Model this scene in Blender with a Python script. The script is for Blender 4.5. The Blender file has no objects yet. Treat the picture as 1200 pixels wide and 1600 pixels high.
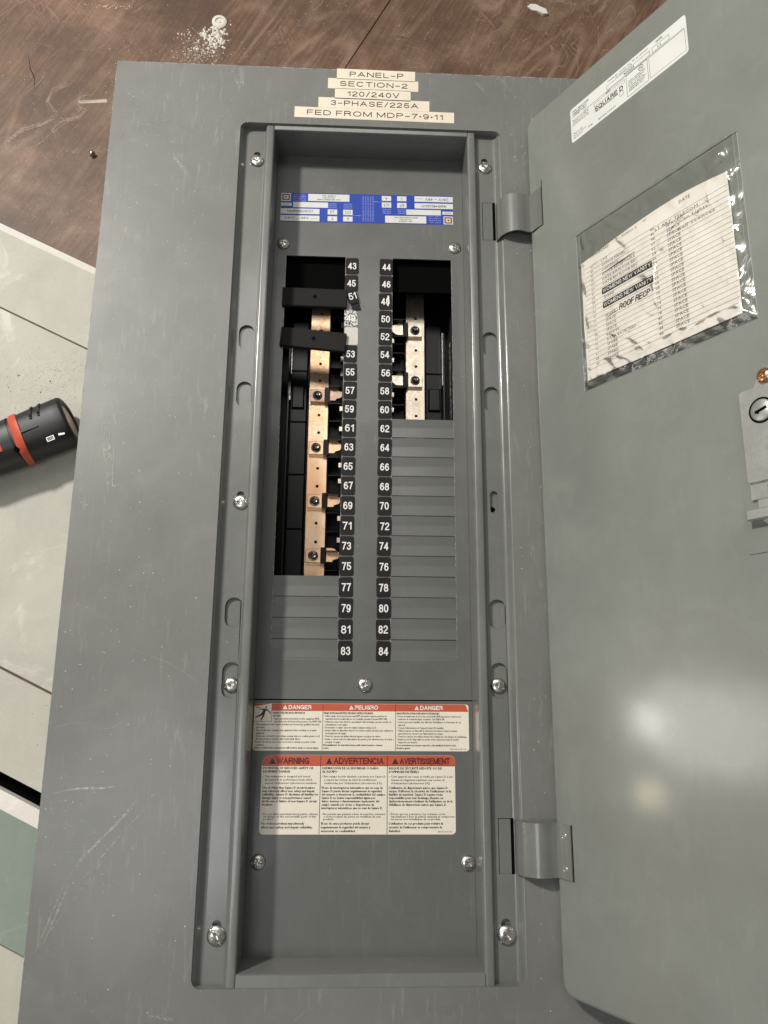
import bpy, bmesh, math, random
from mathutils import Vector, Matrix
from mathutils.geometry import tessellate_polygon
random.seed(7)
S = 0.0254                      # everything below is written in inches and stored in metres
sc = bpy.context.scene
C = sc.collection

# ------------------------------------------------------------------ camera
cam = bpy.data.cameras.new("camera"); camo = bpy.data.objects.new("camera", cam); C.objects.link(camo)
Rm = Matrix(((0.99901159, -0.01664898, -0.04121465), (0.00663521, 0.9726726, -0.23208615), (0.04395236, 0.23158329, 0.97182168)))
camo.matrix_world = Matrix.Translation(Vector((-0.50446528, -9.02881322, 25.90941794)) * S) @ Rm.to_4x4()
cam.sensor_fit = 'HORIZONTAL'; cam.sensor_width = 36; cam.lens = 36 * 1205.957 / 1200
cam.clip_start = 0.01; cam.clip_end = 60
sc.camera = camo
# ------------------------------------------------------------------ room light
sc.view_settings.view_transform = 'Standard'; sc.view_settings.look = 'None'
sc.view_settings.exposure = 0; sc.view_settings.gamma = 1
w = bpy.data.worlds.new("World"); sc.world = w; w.use_nodes = True
bg = w.node_tree.nodes['Background']; bg.inputs[0].default_value = (1.0, 0.985, 0.95, 1); bg.inputs[1].default_value = 0.22

def area(name, pos, target, sx, sy, power, col=(1, .97, .92)):
    l = bpy.data.lights.new(name, 'AREA'); l.shape = 'RECTANGLE'; l.size = sx * S; l.size_y = sy * S
    l.energy = power; l.color = col
    o = bpy.data.objects.new(name, l); C.objects.link(o)
    o.location = Vector(pos) * S
    o.rotation_euler = (Vector(target) - Vector(pos)).to_track_quat('-Z', 'Y').to_euler()
    return o
area('ceiling_lamp', (-40, 33, 52), (0, -2, 0), 6, 5, 35, (1, .965, .90))
area('ceiling_panel_lamp', (-4, 44, 84), (0, 0, 0), 30, 22, 6.5, (1, .98, .94))
def low_lamp(name, px, r, dist, sx, sy, power, col):
    p = Vector(px) + Vector(r).normalized() * dist
    area(name, p, px, sx, sy, power, col)
area('soft_fill_light', (-28, -26, 84), (0, -6, 0), 26, 26, 7, (.95, .975, 1))  # added soft fill from the upper left; no window is known there
low_lamp('door_glint_light', (8.03, -10.31, 3.77), (-.987, -.062, -.150), 37, 2.5, 2.5, .27, (1, .95, .86))  # unseen lamp added to set the bright spot on the door
low_lamp('door_glint_light_wide', (9.3, -10.4, 6.0), (-.995, -.060, -.045), 50, 8, 13, 1.5, (1, .93, .88))  # also unseen, added for the broad sheen across the door
low_lamp('door_glint_light_small', (7.57, -12.5, 2.98), (-.975, -.142, -.150), 26, 1.5, 2.6, .12, (1, .86, .62))  # another unseen lamp, added for the small warm spot on the door

# ------------------------------------------------------------------ mesh builder
class MB:
    def __init__(s): s.v = []; s.f = []; s.m = []; s.k = 0
    def poly(s, pts, k=None):
        n = len(s.v); s.v += [tuple(p) for p in pts]; s.f.append(list(range(n, n + len(pts)))); s.m.append(s.k if k is None else k)
    def raw(s, vs, fs, k=None):
        n = len(s.v); s.v += [tuple(p) for p in vs]
        for f in fs: s.f.append([i + n for i in f]); s.m.append(s.k if k is None else k)
    def box(s, x0, x1, y0, y1, z0, z1, k=None):
        vs = [(x, y, z) for z in (z0, z1) for y in (y0, y1) for x in (x0, x1)]
        s.raw(vs, [(0, 2, 3, 1), (4, 5, 7, 6), (0, 1, 5, 4), (2, 6, 7, 3), (0, 4, 6, 2), (1, 3, 7, 5)], k)
    def bbox(s, x0, x1, y0, y1, z0, z1, b=.03, k=None):
        """box with bevelled top edges"""
        n = len(s.v)
        r = [(x0, y0), (x1, y0), (x1, y1), (x0, y1)]; q = [(x0 + b, y0 + b), (x1 - b, y0 + b), (x1 - b, y1 - b), (x0 + b, y1 - b)]
        vs = [(x, y, z0) for x, y in r] + [(x, y, z1 - b) for x, y in r] + [(x, y, z1) for x, y in q]
        fs = [(3, 2, 1, 0), (8, 9, 10, 11)]
        for i in range(4):
            j = (i + 1) % 4; fs += [(i, j, 4 + j, 4 + i), (4 + i, 4 + j, 8 + j, 8 + i)]
        s.raw(vs, fs, k)
    def plate(s, outer, holes, z0, z1, k=None, bottom=True, zf=None):
        """flat plate with holes; outer/holes are 2-D outlines"""
        loops = [outer] + holes
        tri = tessellate_polygon([[Vector((x, y, 0)) for x, y in l] for l in loops])
        flat = [p for l in loops for p in l]
        def up(t):
            a, b, c = (flat[i] for i in t)
            return (b[0]-a[0])*(c[1]-a[1])-(b[1]-a[1])*(c[0]-a[0]) > 0
        tri = [t if up(t) else (t[2], t[1], t[0]) for t in tri]
        n = len(flat)
        s.raw([(x, y, z1) for x, y in flat], tri, k)
        if bottom: s.raw([(x, y, z0) for x, y in flat], [(t[2], t[1], t[0]) for t in tri], k)
        for li, l in enumerate(loops):
            A = sum(l[i][0]*l[(i+1) % len(l)][1]-l[(i+1) % len(l)][0]*l[i][1] for i in range(len(l)))
            ccw = A > 0
            for i in range(len(l)):
                a, b = l[i], l[(i + 1) % len(l)]
                if (not ccw) != (li > 0): a, b = b, a
                s.poly([(a[0], a[1], z0), (b[0], b[1], z0), (b[0], b[1], z1), (a[0], a[1], z1)], k)
    def profile(s, pts, y0, y1, k=None):
        """open x-z profile swept along y"""
        n = len(pts); vs = [(x, y0, z) for x, z in pts] + [(x, y1, z) for x, z in pts]
        s.raw(vs, [(i, i + n, i + n + 1, i + 1) for i in range(n - 1)], k)
    def lathe(s, prof, seg=24, c=(0, 0, 0), k=None):
        vs = []; fs = []
        for r, z in prof:
            for j in range(seg):
                a = 2 * math.pi * j / seg; vs.append((c[0] + r * math.cos(a), c[1] + r * math.sin(a), c[2] + z))
        for i in range(len(prof) - 1):
            for j in range(seg):
                j2 = (j + 1) % seg; fs.append((i*seg + j, i*seg + j2, (i+1)*seg + j2, (i+1)*seg + j))
        s.raw(vs, fs, k)
    def xf(s, M, start=0):
        for i in range(start, len(s.v)): s.v[i] = tuple(M @ Vector(s.v[i]))
    def warp(s, fn, start=0):
        for i in range(start, len(s.v)): s.v[i] = fn(*s.v[i])
    def mesh(s, name, mats, smooth=None, merge=False):
        me = bpy.data.meshes.new(name)
        me.from_pydata([(x * S, y * S, z * S) for x, y, z in s.v], [], s.f)
        for m in (mats if isinstance(mats, (list, tuple)) else [mats]): me.materials.append(m)
        me.polygons.foreach_set('material_index', s.m)
        if merge or smooth:
            b = bmesh.new(); b.from_mesh(me); bmesh.ops.remove_doubles(b, verts=b.verts, dist=2e-6); b.to_mesh(me); b.free()
        if smooth:
            me.polygons.foreach_set('use_smooth', [True] * len(me.polygons)); me.set_sharp_from_angle(angle=math.radians(smooth))
        me.update(); return me
    def build(s, name, mats, parent=None, smooth=None, merge=False, loc=(0, 0, 0), rot=(0, 0, 0)):
        return place(name, s.mesh(name, mats, smooth, merge), parent, loc, rot)

def place(name, me, parent=None, loc=(0, 0, 0), rot=(0, 0, 0)):
    o = bpy.data.objects.new(name, me); C.objects.link(o)
    o.parent = parent; o.location = Vector(loc) * S; o.rotation_euler = rot
    return o
def tag(o, label=None, cat=None, group=None, kind=None):
    if label: o['label'] = label
    if cat: o['category'] = cat
    if group: o['group'] = group
    if kind: o['kind'] = kind
    return o
def empty(name, loc, label, cat, group=None, rot=(0, 0, 0)):
    o = bpy.data.objects.new(name, None); C.objects.link(o); o.location = Vector(loc) * S; o.rotation_euler = rot
    o.empty_display_size = .02
    return tag(o, label, cat, group)

def rrect(x0, x1, y0, y1, r, n=6, rs=None):
    rs = rs or (r, r, r, r)   # bl, br, tr, tl
    out = []
    for (cx, cy, a0, rr) in ((x0, y0, 180, rs[0]), (x1, y0, 270, rs[1]), (x1, y1, 0, rs[2]), (x0, y1, 90, rs[3])):
        ox = cx + (rr if cx == x0 else -rr); oy = cy + (rr if cy == y0 else -rr)
        for i in range(n + 1):
            a = math.radians(a0 + 90 * i / n); out.append((ox + rr * math.cos(a), oy + rr * math.sin(a)))
    return out
def slot(cx, cy, w_, h_, n=8):
    r = w_ / 2; out = []
    for i in range(n + 1): a = math.pi * i / n; out.append((cx + r * math.cos(a), cy + h_/2 - r + r * math.sin(a)))
    for i in range(n + 1): a = math.pi + math.pi * i / n; out.append((cx + r * math.cos(a), cy - h_/2 + r + r * math.sin(a)))
    return out
def circle(cx, cy, r, n=14): return [(cx + r*math.cos(2*math.pi*i/n), cy + r*math.sin(2*math.pi*i/n)) for i in range(n)]

_tc = {}
def glyphs(body, res=1, bold=0.0):
    key = (body, res, bold)
    if key in _tc: return _tc[key]
    c = bpy.data.curves.new('lettering', 'FONT'); c.body = body; c.size = 1; c.resolution_u = res; c.offset = bold
    o = bpy.data.objects.new('lettering', c); m = o.to_mesh()
    vs = [tuple(v.co) for v in m.vertices]; fs = [tuple(p.vertices) for p in m.polygons]
    o.to_mesh_clear(); bpy.data.objects.remove(o); bpy.data.curves.remove(c)
    _tc[key] = (vs, fs); return _tc[key]
def text(mb, body, x, y, h, z, wid=None, k=0, res=1, bold=0.0, anchor='l', rot=0.0, flip=False, sx=None):
    """cap height h; if wid is given the line is stretched to exactly that width"""
    vs, fs = glyphs(body, res, 0.0)
    if not vs: return
    x0 = min(v[0] for v in vs); x1 = max(v[0] for v in vs); s_ = h / .682
    kx = wid / (x1 - x0) if wid else s_ * (sx or 1)
    W = (x1 - x0) * kx; ox = {'l': 0, 'c': -W / 2, 'r': -W}[anchor]
    ca, sa = math.cos(rot), math.sin(rot)
    d = bold * s_ * 1.3                                # heavier strokes: overlapped impressions, each a hair above the last
    for c_, (ex, ey) in enumerate(((0, 0),) if bold < .004 else ((-d, -d * .4), (d, d * .4)) if bold < .02 else ((-d, -d * .4), (d, -d * .4), (0, d * .6))):
        out = []
        for a, b, _ in vs:
            px = (a - x0) * kx + ox + ex; py = b * s_ + ey
            out.append((x + px * ca - py * sa, y + px * sa + py * ca, z + c_ * .0007))
        mb.raw(out, fs, k)


# plain grotesque capitals and figures drawn as strokes (x 0..w, y 0..1)
def _el(cx, cy, rx, ry, a0, a1, n=10): return [(cx + rx * math.cos(math.radians(a0 + (a1 - a0) * i / n)), cy + ry * math.sin(math.radians(a0 + (a1 - a0) * i / n))) for i in range(n + 1)]
GLY = {
 'A': (.72, [[(0, 0), (.36, 1), (.72, 0)], [(.14, .34), (.58, .34)]]),
 'C': (.70, [_el(.36, .5, .36, .5, 42, 318, 16)]),
 'D': (.68, [[(0, 0), (0, 1), (.30, 1)] + _el(.30, .5, .38, .5, 90, -90, 12)[1:] + [(0, 0)]]),
 'E': (.58, [[(.58, 1), (0, 1), (0, 0), (.58, 0)], [(0, .52), (.52, .52)]]),
 'F': (.55, [[(.55, 1), (0, 1), (0, 0)], [(0, .50), (.48, .50)]]),
 'G': (.74, [_el(.37, .5, .37, .5, 45, 330, 16) + [(.72, .46)], [(.40, .46), (.73, .46), (.73, 0)]]),
 'H': (.64, [[(0, 0), (0, 1)], [(.64, 0), (.64, 1)], [(0, .52), (.64, .52)]]),
 'I': (.0, [[(0, 0), (0, 1)]]),
 'L': (.52, [[(0, 1), (0, 0), (.52, 0)]]),
 'M': (.78, [[(0, 0), (0, 1)], [(0, 1), (.39, .05), (.78, 1)], [(.78, 1), (.78, 0)]]),
 'N': (.64, [[(0, 0), (0, 1)], [(0, 1), (.64, 0)], [(.64, 0), (.64, 1)]]),
 'O': (.78, [_el(.39, .5, .39, .5, 0, 360, 22)]),
 'P': (.60, [[(0, 0), (0, 1), (.34, 1)] + _el(.34, .74, .26, .26, 90, -90, 8)[1:] + [(0, .48)]]),
 'Q': (.78, [_el(.39, .5, .39, .5, 0, 360, 22), [(.48, .22), (.74, -.04)]]),
 'U': (.64, [[(0, 1), (0, .32)] + _el(.32, .32, .32, .32, 180, 360, 10) + [(.64, 1)]]),
 'R': (.64, [[(0, 0), (0, 1), (.36, 1)] + _el(.36, .75, .25, .25, 90, -90, 8)[1:] + [(0, .50)], [(.36, .50), (.56, .38), (.62, 0)]]),
 'S': (.62, [_el(.31, .75, .29, .25, 15, 250, 10) + _el(.31, .25, .30, .25, 70, -165, 10)]),
 'T': (.62, [[(0, 1), (.62, 1)], [(.31, 1), (.31, 0)]]),
 'V': (.66, [[(0, 1), (.33, 0), (.66, 1)]]),
 'W': (.98, [[(0, 1), (.24, 0), (.49, .95), (.74, 0), (.98, 1)]]),
 'Y': (.66, [[(0, 1), (.33, .42), (.66, 1)], [(.33, .42), (.33, 0)]]),
 '0': (.52, [_el(.26, .5, .26, .5, 0, 360, 20)]),
 '1': (.26, [[(0, .76), (.24, .98)], [(.24, 1), (.24, 0)]]),
 '2': (.52, [_el(.26, .72, .25, .28, 170, -30, 9) + [(.06, .18), (0, 0)], [(0, 0), (.53, 0)]]),
 '3': (.52, [_el(.25, .76, .23, .24, 160, -90, 9), _el(.25, .27, .26, .27, 90, -165, 10)]),
 '4': (.60, [[(.44, 0), (.44, 1)], [(.44, 1), (0, .26)], [(0, .26), (.60, .26)]]),
 '5': (.52, [[(.48, 1), (.08, 1), (.03, .52)] + _el(.25, .31, .26, .31, 130, -165, 12)]),
 '6': (.52, [_el(.26, .31, .25, .31, 0, 360, 16), _el(.27, .5, .26, .5, 50, 200, 9)]),
 '7': (.52, [[(0, 1), (.52, 1), (.30, .5), (.18, 0)]]),
 '8': (.52, [_el(.26, .75, .22, .24, 0, 360, 14), _el(.26, .27, .26, .27, 0, 360, 14)]),
 '9': (.52, [_el(.26, .69, .25, .31, 0, 360, 16), _el(.25, .5, .26, .5, 20, -130, 9)]),
 '-': (.42, [[(0, .42), (.42, .42)]]), '\u2022': (.1, [[(0, .40), (.10, .40)], [(0, .52), (.10, .52)]]), '/': (.34, [[(0, -.05), (.34, 1.05)]]), '!': (0, [[(0, 1), (0, .3)], [(0, .1), (0, 0)]])}
def gtext(mb, body, x, y, h, z, wid, k, t=.15, gap=.20, anchor='l', slant=0.0):
    """t is the stroke weight as a share of the height"""
    pen = 0; segs = []
    for ch in body.replace('\u2013', '-'):
        if ch == ' ': pen += .34; continue
        w_, st = GLY[ch]
        for pl in st: segs.append([(pen + a, b) for a, b in pl])
        pen += w_ + gap + t * .9
    tot = pen - gap - t * .9
    kx = (wid - t * h) / tot; kx0 = kx
    ox = x + t * h / 2 + (0 if anchor == 'l' else -wid / 2)
    hh = h - t * h; T = t * h / 2; c_ = 0
    for pl in segs:
        pts = [Vector((ox + a * kx + b * hh * slant, y + T + b * hh)) for a, b in pl]
        L_, R_ = [], []
        n = len(pts); closed = (pts[0] - pts[-1]).length < 1e-5
        for i in range(n):
            d0 = (pts[i] - pts[i-1]).normalized() if i > 0 else ((pts[0] - pts[-2]).normalized() if closed else None)
            d1 = (pts[i+1] - pts[i]).normalized() if i < n - 1 else ((pts[1] - pts[0]).normalized() if closed else None)
            if d0 is None: d0 = d1
            if d1 is None: d1 = d0
            q0 = Vector((-d0.y, d0.x)); q1 = Vector((-d1.y, d1.x)); q = q0 + q1
            if q.length < .5: q = q0
            q.normalize(); m_ = T / max(.45, q.dot(q0))
            p_ = pts[i]
            if not closed and i == 0: p_ = p_ - d1 * T * .9
            if not closed and i == n - 1: p_ = p_ + d0 * T * .9
            L_.append(p_ + q * m_); R_.append(p_ - q * m_)
        zz = z + c_ * .0004; c_ = (c_ + 1) % 4
        vs = [(a.x, a.y, zz) for a in R_] + [(a.x, a.y, zz) for a in L_]
        mb.raw(vs, [(i, i + 1, n + i + 1, n + i) for i in range(n - 1)], k)

# ------------------------------------------------------------------ materials
def mat(name, base, rough=.5, metal=0.0, spec=.5):
    m = bpy.data.materials.new(name); m.use_nodes = True; nt = m.node_tree
    b = nt.nodes['Principled BSDF']; b.inputs['Base Color'].default_value = (*base, 1)
    b.inputs['Roughness'].default_value = rough; b.inputs['Metallic'].default_value = metal
    b.inputs['Specular IOR Level'].default_value = spec
    return m
def N(m, t, **kw):
    n = m.node_tree.nodes.new(t)
    for k_, v_ in kw.items():
        if k_ in n.inputs: n.inputs[k_].default_value = v_
        else: setattr(n, k_, v_)
    return n
def L(m, a, b): m.node_tree.links.new(a, b)
def P(m): return m.node_tree.nodes['Principled BSDF']
def coords(m, scale=(1, 1, 1), rot=(0, 0, 0), kind='Object'):
    t = N(m, 'ShaderNodeTexCoord'); mp = N(m, 'ShaderNodeMapping'); L(m, t.outputs[kind], mp.inputs[0])
    mp.inputs['Scale'].default_value = scale; mp.inputs['Rotation'].default_value = rot
    return mp.outputs[0]
def noise(m, vec, scale, detail=3, rough=.5, dist=0.0):
    n = N(m, 'ShaderNodeTexNoise'); n.inputs['Scale'].default_value = scale; n.inputs['Detail'].default_value = detail
    n.inputs['Roughness'].default_value = rough; n.inputs['Distortion'].default_value = dist
    L(m, vec, n.inputs['Vector']); return n.outputs[0]
def ramp(m, fac, stops):
    r = N(m, 'ShaderNodeValToRGB'); cr = r.color_ramp
    while len(cr.elements) > 1: cr.elements.remove(cr.elements[-1])
    cr.elements[0].position = stops[0][0]; cr.elements[0].color = (*stops[0][1], 1) if len(stops[0][1]) == 3 else stops[0][1]
    for p_, c_ in stops[1:]:
        e = cr.elements.new(p_); e.color = (*c_, 1)
    L(m, fac, r.inputs[0]); return r.outputs[0]
def g(v): return (v, v, v)
def mix(m, fac, a, b, mode='MIX'):
    x = N(m, 'ShaderNodeMix', data_type='RGBA', blend_type=mode)
    for sock, val in ((x.inputs[0], fac), (x.inputs[6], a), (x.inputs[7], b)):
        if isinstance(val, (int, float)): sock.default_value = val
        elif isinstance(val, tuple): sock.default_value = (*val, 1)
        else: L(m, val, sock)
    return x.outputs[2]
def bump(m, h, strength, dist=.001):
    b = N(m, 'ShaderNodeBump'); b.inputs['Strength'].default_value = strength; b.inputs['Distance'].default_value = dist
    L(m, h, b.inputs['Height']); L(m, b.outputs[0], P(m).inputs['Normal']); return b

def painted(name, base, rough, dust=.25, seedrot=0.0, peel=.12, coat=.25, crough=.14, wave=.30):
    m = mat(name, base, rough)
    v = coords(m, (1, 1, 1), (0, 0, seedrot))
    n1 = noise(m, v, 7, 4, .6)                       # broad, handled-paint mottling
    vs = coords(m, (9, 1.2, 9), (0, 0, .5 + seedrot)); n2 = noise(m, vs, 22, 6, .75)   # fine wiped streaks
    n3 = noise(m, v, 900, 2, .6)                     # powder-coat texture
    n4 = noise(m, v, 240, 3, .7)
    c = mix(m, ramp(m, n1, [(.35, g(0)), (.7, g(1))]), tuple(x * .90 for x in base), tuple(x * 1.08 for x in base))
    c = mix(m, ramp(m, n3, [(.3, g(0)), (.7, g(1))]), c, mix(m, 1.0, c, g(1.09), 'MULTIPLY'))
    st = ramp(m, n2, [(.55, g(0)), (.74, g(dust))])
    sp = ramp(m, n4, [(.71, g(0)), (.74, g(min(1, dust * 1.6)))])
    msk = ramp(m, noise(m, v, 8, 3, .6), [(.42, g(.1)), (.62, g(1))])
    c = mix(m, mix(m, 1.0, st, msk, 'MULTIPLY'), c, (.42, .42, .38))
    c = mix(m, sp, c, (.5, .49, .45))
    L(m, c, P(m).inputs['Base Color'])
    L(m, ramp(m, n1, [(.3, g(rough - .09)), (.75, g(rough + .13))]), P(m).inputs['Roughness'])
    P(m).inputs['Coat Weight'].default_value = coat; P(m).inputs['Coat Roughness'].default_value = crough
    b1 = bump(m, n3, peel, .0002)
    b2 = N(m, 'ShaderNodeBump'); b2.inputs['Strength'].default_value = wave; b2.inputs['Distance'].default_value = .004
    L(m, noise(m, v, 11, 2, .5, .4), b2.inputs['Height']); L(m, b2.outputs[0], b1.inputs['Normal']); L(m, b2.outputs[0], P(m).inputs['Coat Normal'])
    sm = ramp(m, noise(m, v, 26, 5, .7, 1.0), [(.50, g(0)), (.72, g(.35))])
    L(m, mix(m, sm, c, tuple(x * 1.35 for x in base)), P(m).inputs['Base Color'])
    return m
GREY = (.156, .156, .143)
M_trim = painted('grey_enamel', GREY, .46, .5)
M_door = painted('grey_enamel_door', (.182, .192, .172), .42, .16, 1.1, .16, .75, .15, .10)
M_dead = painted('grey_enamel_cover', (.108, .110, .102), .44, .18, .4)
M_chan = painted('grey_enamel_channel', (.138, .141, .130), .36, .2, .9, .12, .6)
M_blank = painted('grey_enamel_blank', (.114, .116, .107), .40, .10, .2)

def speck(name, base, rough=.5, amt=.12, sc_=500):
    m = mat(name, base, rough); v = coords(m); n = noise(m, v, sc_, 3, .7); n2 = noise(m, v, 40, 3)
    c = mix(m, n, tuple(x * (1 - amt) for x in base), tuple(min(1, x * (1 + amt)) for x in base))
    c = mix(m, ramp(m, n2, [(.4, g(0)), (.75, g(.35))]), c, tuple(x * .8 for x in base))
    L(m, c, P(m).inputs['Base Color']); return m
M_stk = speck('black_vinyl', (.010, .009, .009), .5, .5, 900); P(M_stk).inputs['Specular IOR Level'].default_value = .25
M_wht = mat('white_print', (.80, .78, .74), .5)
M_worn = mat('worn_vinyl', (.6, .58, .55), .55)
v_ = coords(M_worn); L(M_worn, ramp(M_worn, noise(M_worn, v_, 420, 4, .7), [(.46, (.03, .03, .03)), (.52, (.66, .64, .60))]), P(M_worn).inputs['Base Color'])
M_resid = speck('torn_paper_residue', (.60, .57, .52), .7, .25, 300)
M_paper = speck('label_paper', (.80, .73, .61), .45, .05, 250)
M_paper2 = speck('label_paper_white', (.66, .66, .62), .45, .04, 250)
M_card = speck('card_paper', (.78, .745, .69), .6, .06, 120)
M_tape = speck('label_tape', (.76, .67, .54), .45, .05, 300)
M_red = speck('red_print', (.52, .090, .038), .45, .18, 350)
M_redd = mat('dark_red_print', (.10, .012, .008), .5)
M_ink = mat('black_print', (.02, .018, .016), .5)
M_inkg = mat('grey_print', (.16, .15, .14), .5)
M_ylw = mat('yellowed_paper', (.66, .55, .27), .6)
M_blue = speck('blue_print', (.012, .046, .36), .45, .2, 300)
M_bluel = mat('pale_blue_print', (.35, .40, .75), .5)
M_tan = mat('tan_print', (.62, .36, .22), .5)
M_plast = mat('black_moulded_plastic', (.003, .003, .003), .3, 0, .22)
M_rubber = speck('black_foam', (.018, .016, .015), .8, .35, 600); P(M_rubber).inputs['Specular IOR Level'].default_value = .2
bump(M_rubber, noise(M_rubber, coords(M_rubber), 700, 3, .7), .5, .0004)
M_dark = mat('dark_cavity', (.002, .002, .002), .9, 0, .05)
M_zinc = mat('zinc_plate', (.62, .60, .56), .26, 1.0)
v_ = coords(M_zinc); L(M_zinc, ramp(M_zinc, noise(M_zinc, v_, 260, 4, .7), [(.3, g(.16)), (.7, g(.42))]), P(M_zinc).inputs['Roughness'])
L(M_zinc, ramp(M_zinc, noise(M_zinc, v_, 180, 4, .7), [(.35, (.40, .38, .35)), (.65, (.78, .76, .71))]), P(M_zinc).inputs['Base Color'])
M_slotm = mat('screw_recess_metal', (.10, .095, .085), .5, .9)
M_brz = mat('yellowed_zinc', (.60, .38, .22), .28, 1.0)
M_bolt = mat('dark_steel', (.13, .12, .11), .3, 1.0)
M_cast = speck('cast_zinc', (.46, .46, .44), .40, .3, 160); P(M_cast).inputs['Metallic'].default_value = .7
bump(M_cast, noise(M_cast, coords(M_cast), 500, 3), .3, .0003)

def busmetal(name, a, b):
    m = mat(name, a, .33, 1.0); v = coords(m)
    n = noise(m, v, 22, 5, .65); n2 = noise(m, v, 500, 4, .75)
    c = mix(m, ramp(m, n, [(.38, g(0)), (.62, g(1))]), a, b)
    c = mix(m, ramp(m, n2, [(.60, g(0)), (.70, g(.5))]), c, (.45, .33, .25))
    L(m, c, P(m).inputs['Base Color']); L(m, ramp(m, n2, [(.3, g(.26)), (.7, g(.42))]), P(m).inputs['Roughness']); return m
M_cop = busmetal('tinned_copper_worn', (.82, .48, .28), (.84, .62, .43))
M_tin = busmetal('tinned_copper', (.84, .75, .63), (.72, .58, .46))

# plywood: stained veneer, cathedral grain bands, dust and smears
M_ply = mat('stained_plywood', (.2, .12, .08), .55)
m = M_ply
v = coords(m, (1, 1, 1), (0, 0, math.radians(-62)))
tx = N(m, 'ShaderNodeTexCoord')
mp = N(m, 'ShaderNodeMapping'); mp.vector_type='TEXTURE'; L(m, tx.outputs['Object'], mp.inputs[0]); mp.inputs['Rotation'].default_value = (0, 0, math.radians(62)); mp.inputs['Scale'].default_value = (1.0, .22, 1)
gn = noise(m, mp.outputs[0], 1.5, 2, .4, .2)
mm = N(m, 'ShaderNodeMath', operation='MULTIPLY'); L(m, gn, mm.inputs[0]); mm.inputs[1].default_value = 120
ms = N(m, 'ShaderNodeMath', operation='SINE'); L(m, mm.outputs[0], ms.inputs[0])
bands = ramp(m, ms.outputs[0], [(.0, g(0)), (.55, g(.3)), (1, g(1))])
mp2 = N(m, 'ShaderNodeMapping'); mp2.vector_type='TEXTURE'; L(m, tx.outputs['Object'], mp2.inputs[0]); mp2.inputs['Rotation'].default_value = (0, 0, math.radians(62)); mp2.inputs['Scale'].default_value = (1, .045, 1)
fib = noise(m, mp2.outputs[0], 16, 5, .7)
base = mix(m, ramp(m, fib, [(.3, g(0)), (.7, g(1))]), (.078, .039, .022), (.185, .098, .055))
bm_ = ramp(m, noise(m, tx.outputs['Object'], 7, 3, .6), [(.36, g(0)), (.60, g(.55))])
base = mix(m, mix(m, 1.0, bands, bm_, 'MULTIPLY'), base, (.27, .18, .125))
smear = ramp(m, noise(m, tx.outputs['Object'], 8, 8, .8, .3), [(.48, g(0)), (.68, g(.55))])
base = mix(m, smear, base, (.31, .195, .135))
blot = ramp(m, noise(m, tx.outputs['Object'], 5, 6, .75), [(.38, g(.75)), (.54, g(0))])
base = mix(m, blot, base, (.060, .032, .020))
curl = noise(m, tx.outputs['Object'], 13, 2, .5, 2.2)
cm = N(m, 'ShaderNodeMath', operation='SUBTRACT'); L(m, curl, cm.inputs[0]); cm.inputs[1].default_value = .5
ca_ = N(m, 'ShaderNodeMath', operation='ABSOLUTE'); L(m, cm.outputs[0], ca_.inputs[0])
cl = ramp(m, ca_.outputs[0], [(.0, g(.35)), (.012, g(0))])
base = mix(m, mix(m, 1.0, cl, ramp(m, noise(m, tx.outputs['Object'], 5, 2), [(.5, g(0)), (.6, g(1))]), 'MULTIPLY'), base, (.40, .32, .27))
dst = ramp(m, noise(m, tx.outputs['Object'], 330, 3, .75), [(.665, g(0)), (.70, g(.7))])
dm = ramp(m, noise(m, tx.outputs['Object'], 12, 4, .65), [(.42, g(.06)), (.62, g(.75))])
base = mix(m, mix(m, 1.0, dst, dm, 'MULTIPLY'), base, (.62, .55, .47))
L(m, base, P(m).inputs['Base Color']); bump(m, fib, .6, .0008)

def board_mat(name, base, dustc, rough=.8):
    m = mat(name, base, rough); v = coords(m)
    n1 = noise(m, v, 9, 5, .65, .6); n2 = noise(m, v, 420, 4, .8); n3 = noise(m, v, 16, 6, .7, .8); n4 = noise(m, v, 1000, 2, .5)
    c = mix(m, ramp(m, n1, [(.35, g(0)), (.68, g(1))]), tuple(x * .88 for x in base), tuple(min(1, x * 1.08) for x in base))
    c = mix(m, ramp(m, n3, [(.56, g(0)), (.68, g(.5))]), c, dustc)
    c = mix(m, ramp(m, n2, [(.62, g(0)), (.72, g(.3))]), c, dustc)
    c = mix(m, ramp(m, n4, [(.66, g(0)), (.72, g(.5))]), c, tuple(x * .55 for x in base))
    L(m, c, P(m).inputs['Base Color']); bump(m, n2, .4, .0006); return m
M_board = board_mat('grey_board_face', (.46, .445, .390), (.70, .67, .60))
M_core = board_mat('white_gypsum_core', (.70, .67, .62), (.86, .84, .80), .9)
M_green = board_mat('green_board_face', (.205, .250, .218), (.40, .43, .38))
M_brown = board_mat('brown_groove_dirt', (.10, .066, .05), (.20, .15, .12))
M_dust = mat('plaster_dust', (.62, .585, .52), .9)
M_wood = speck('pale_wood', (.55, .42, .30), .7, .2, 300)
M_steelp = mat('loose_screw_metal', (.35, .36, .37), .3, 1)

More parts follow.
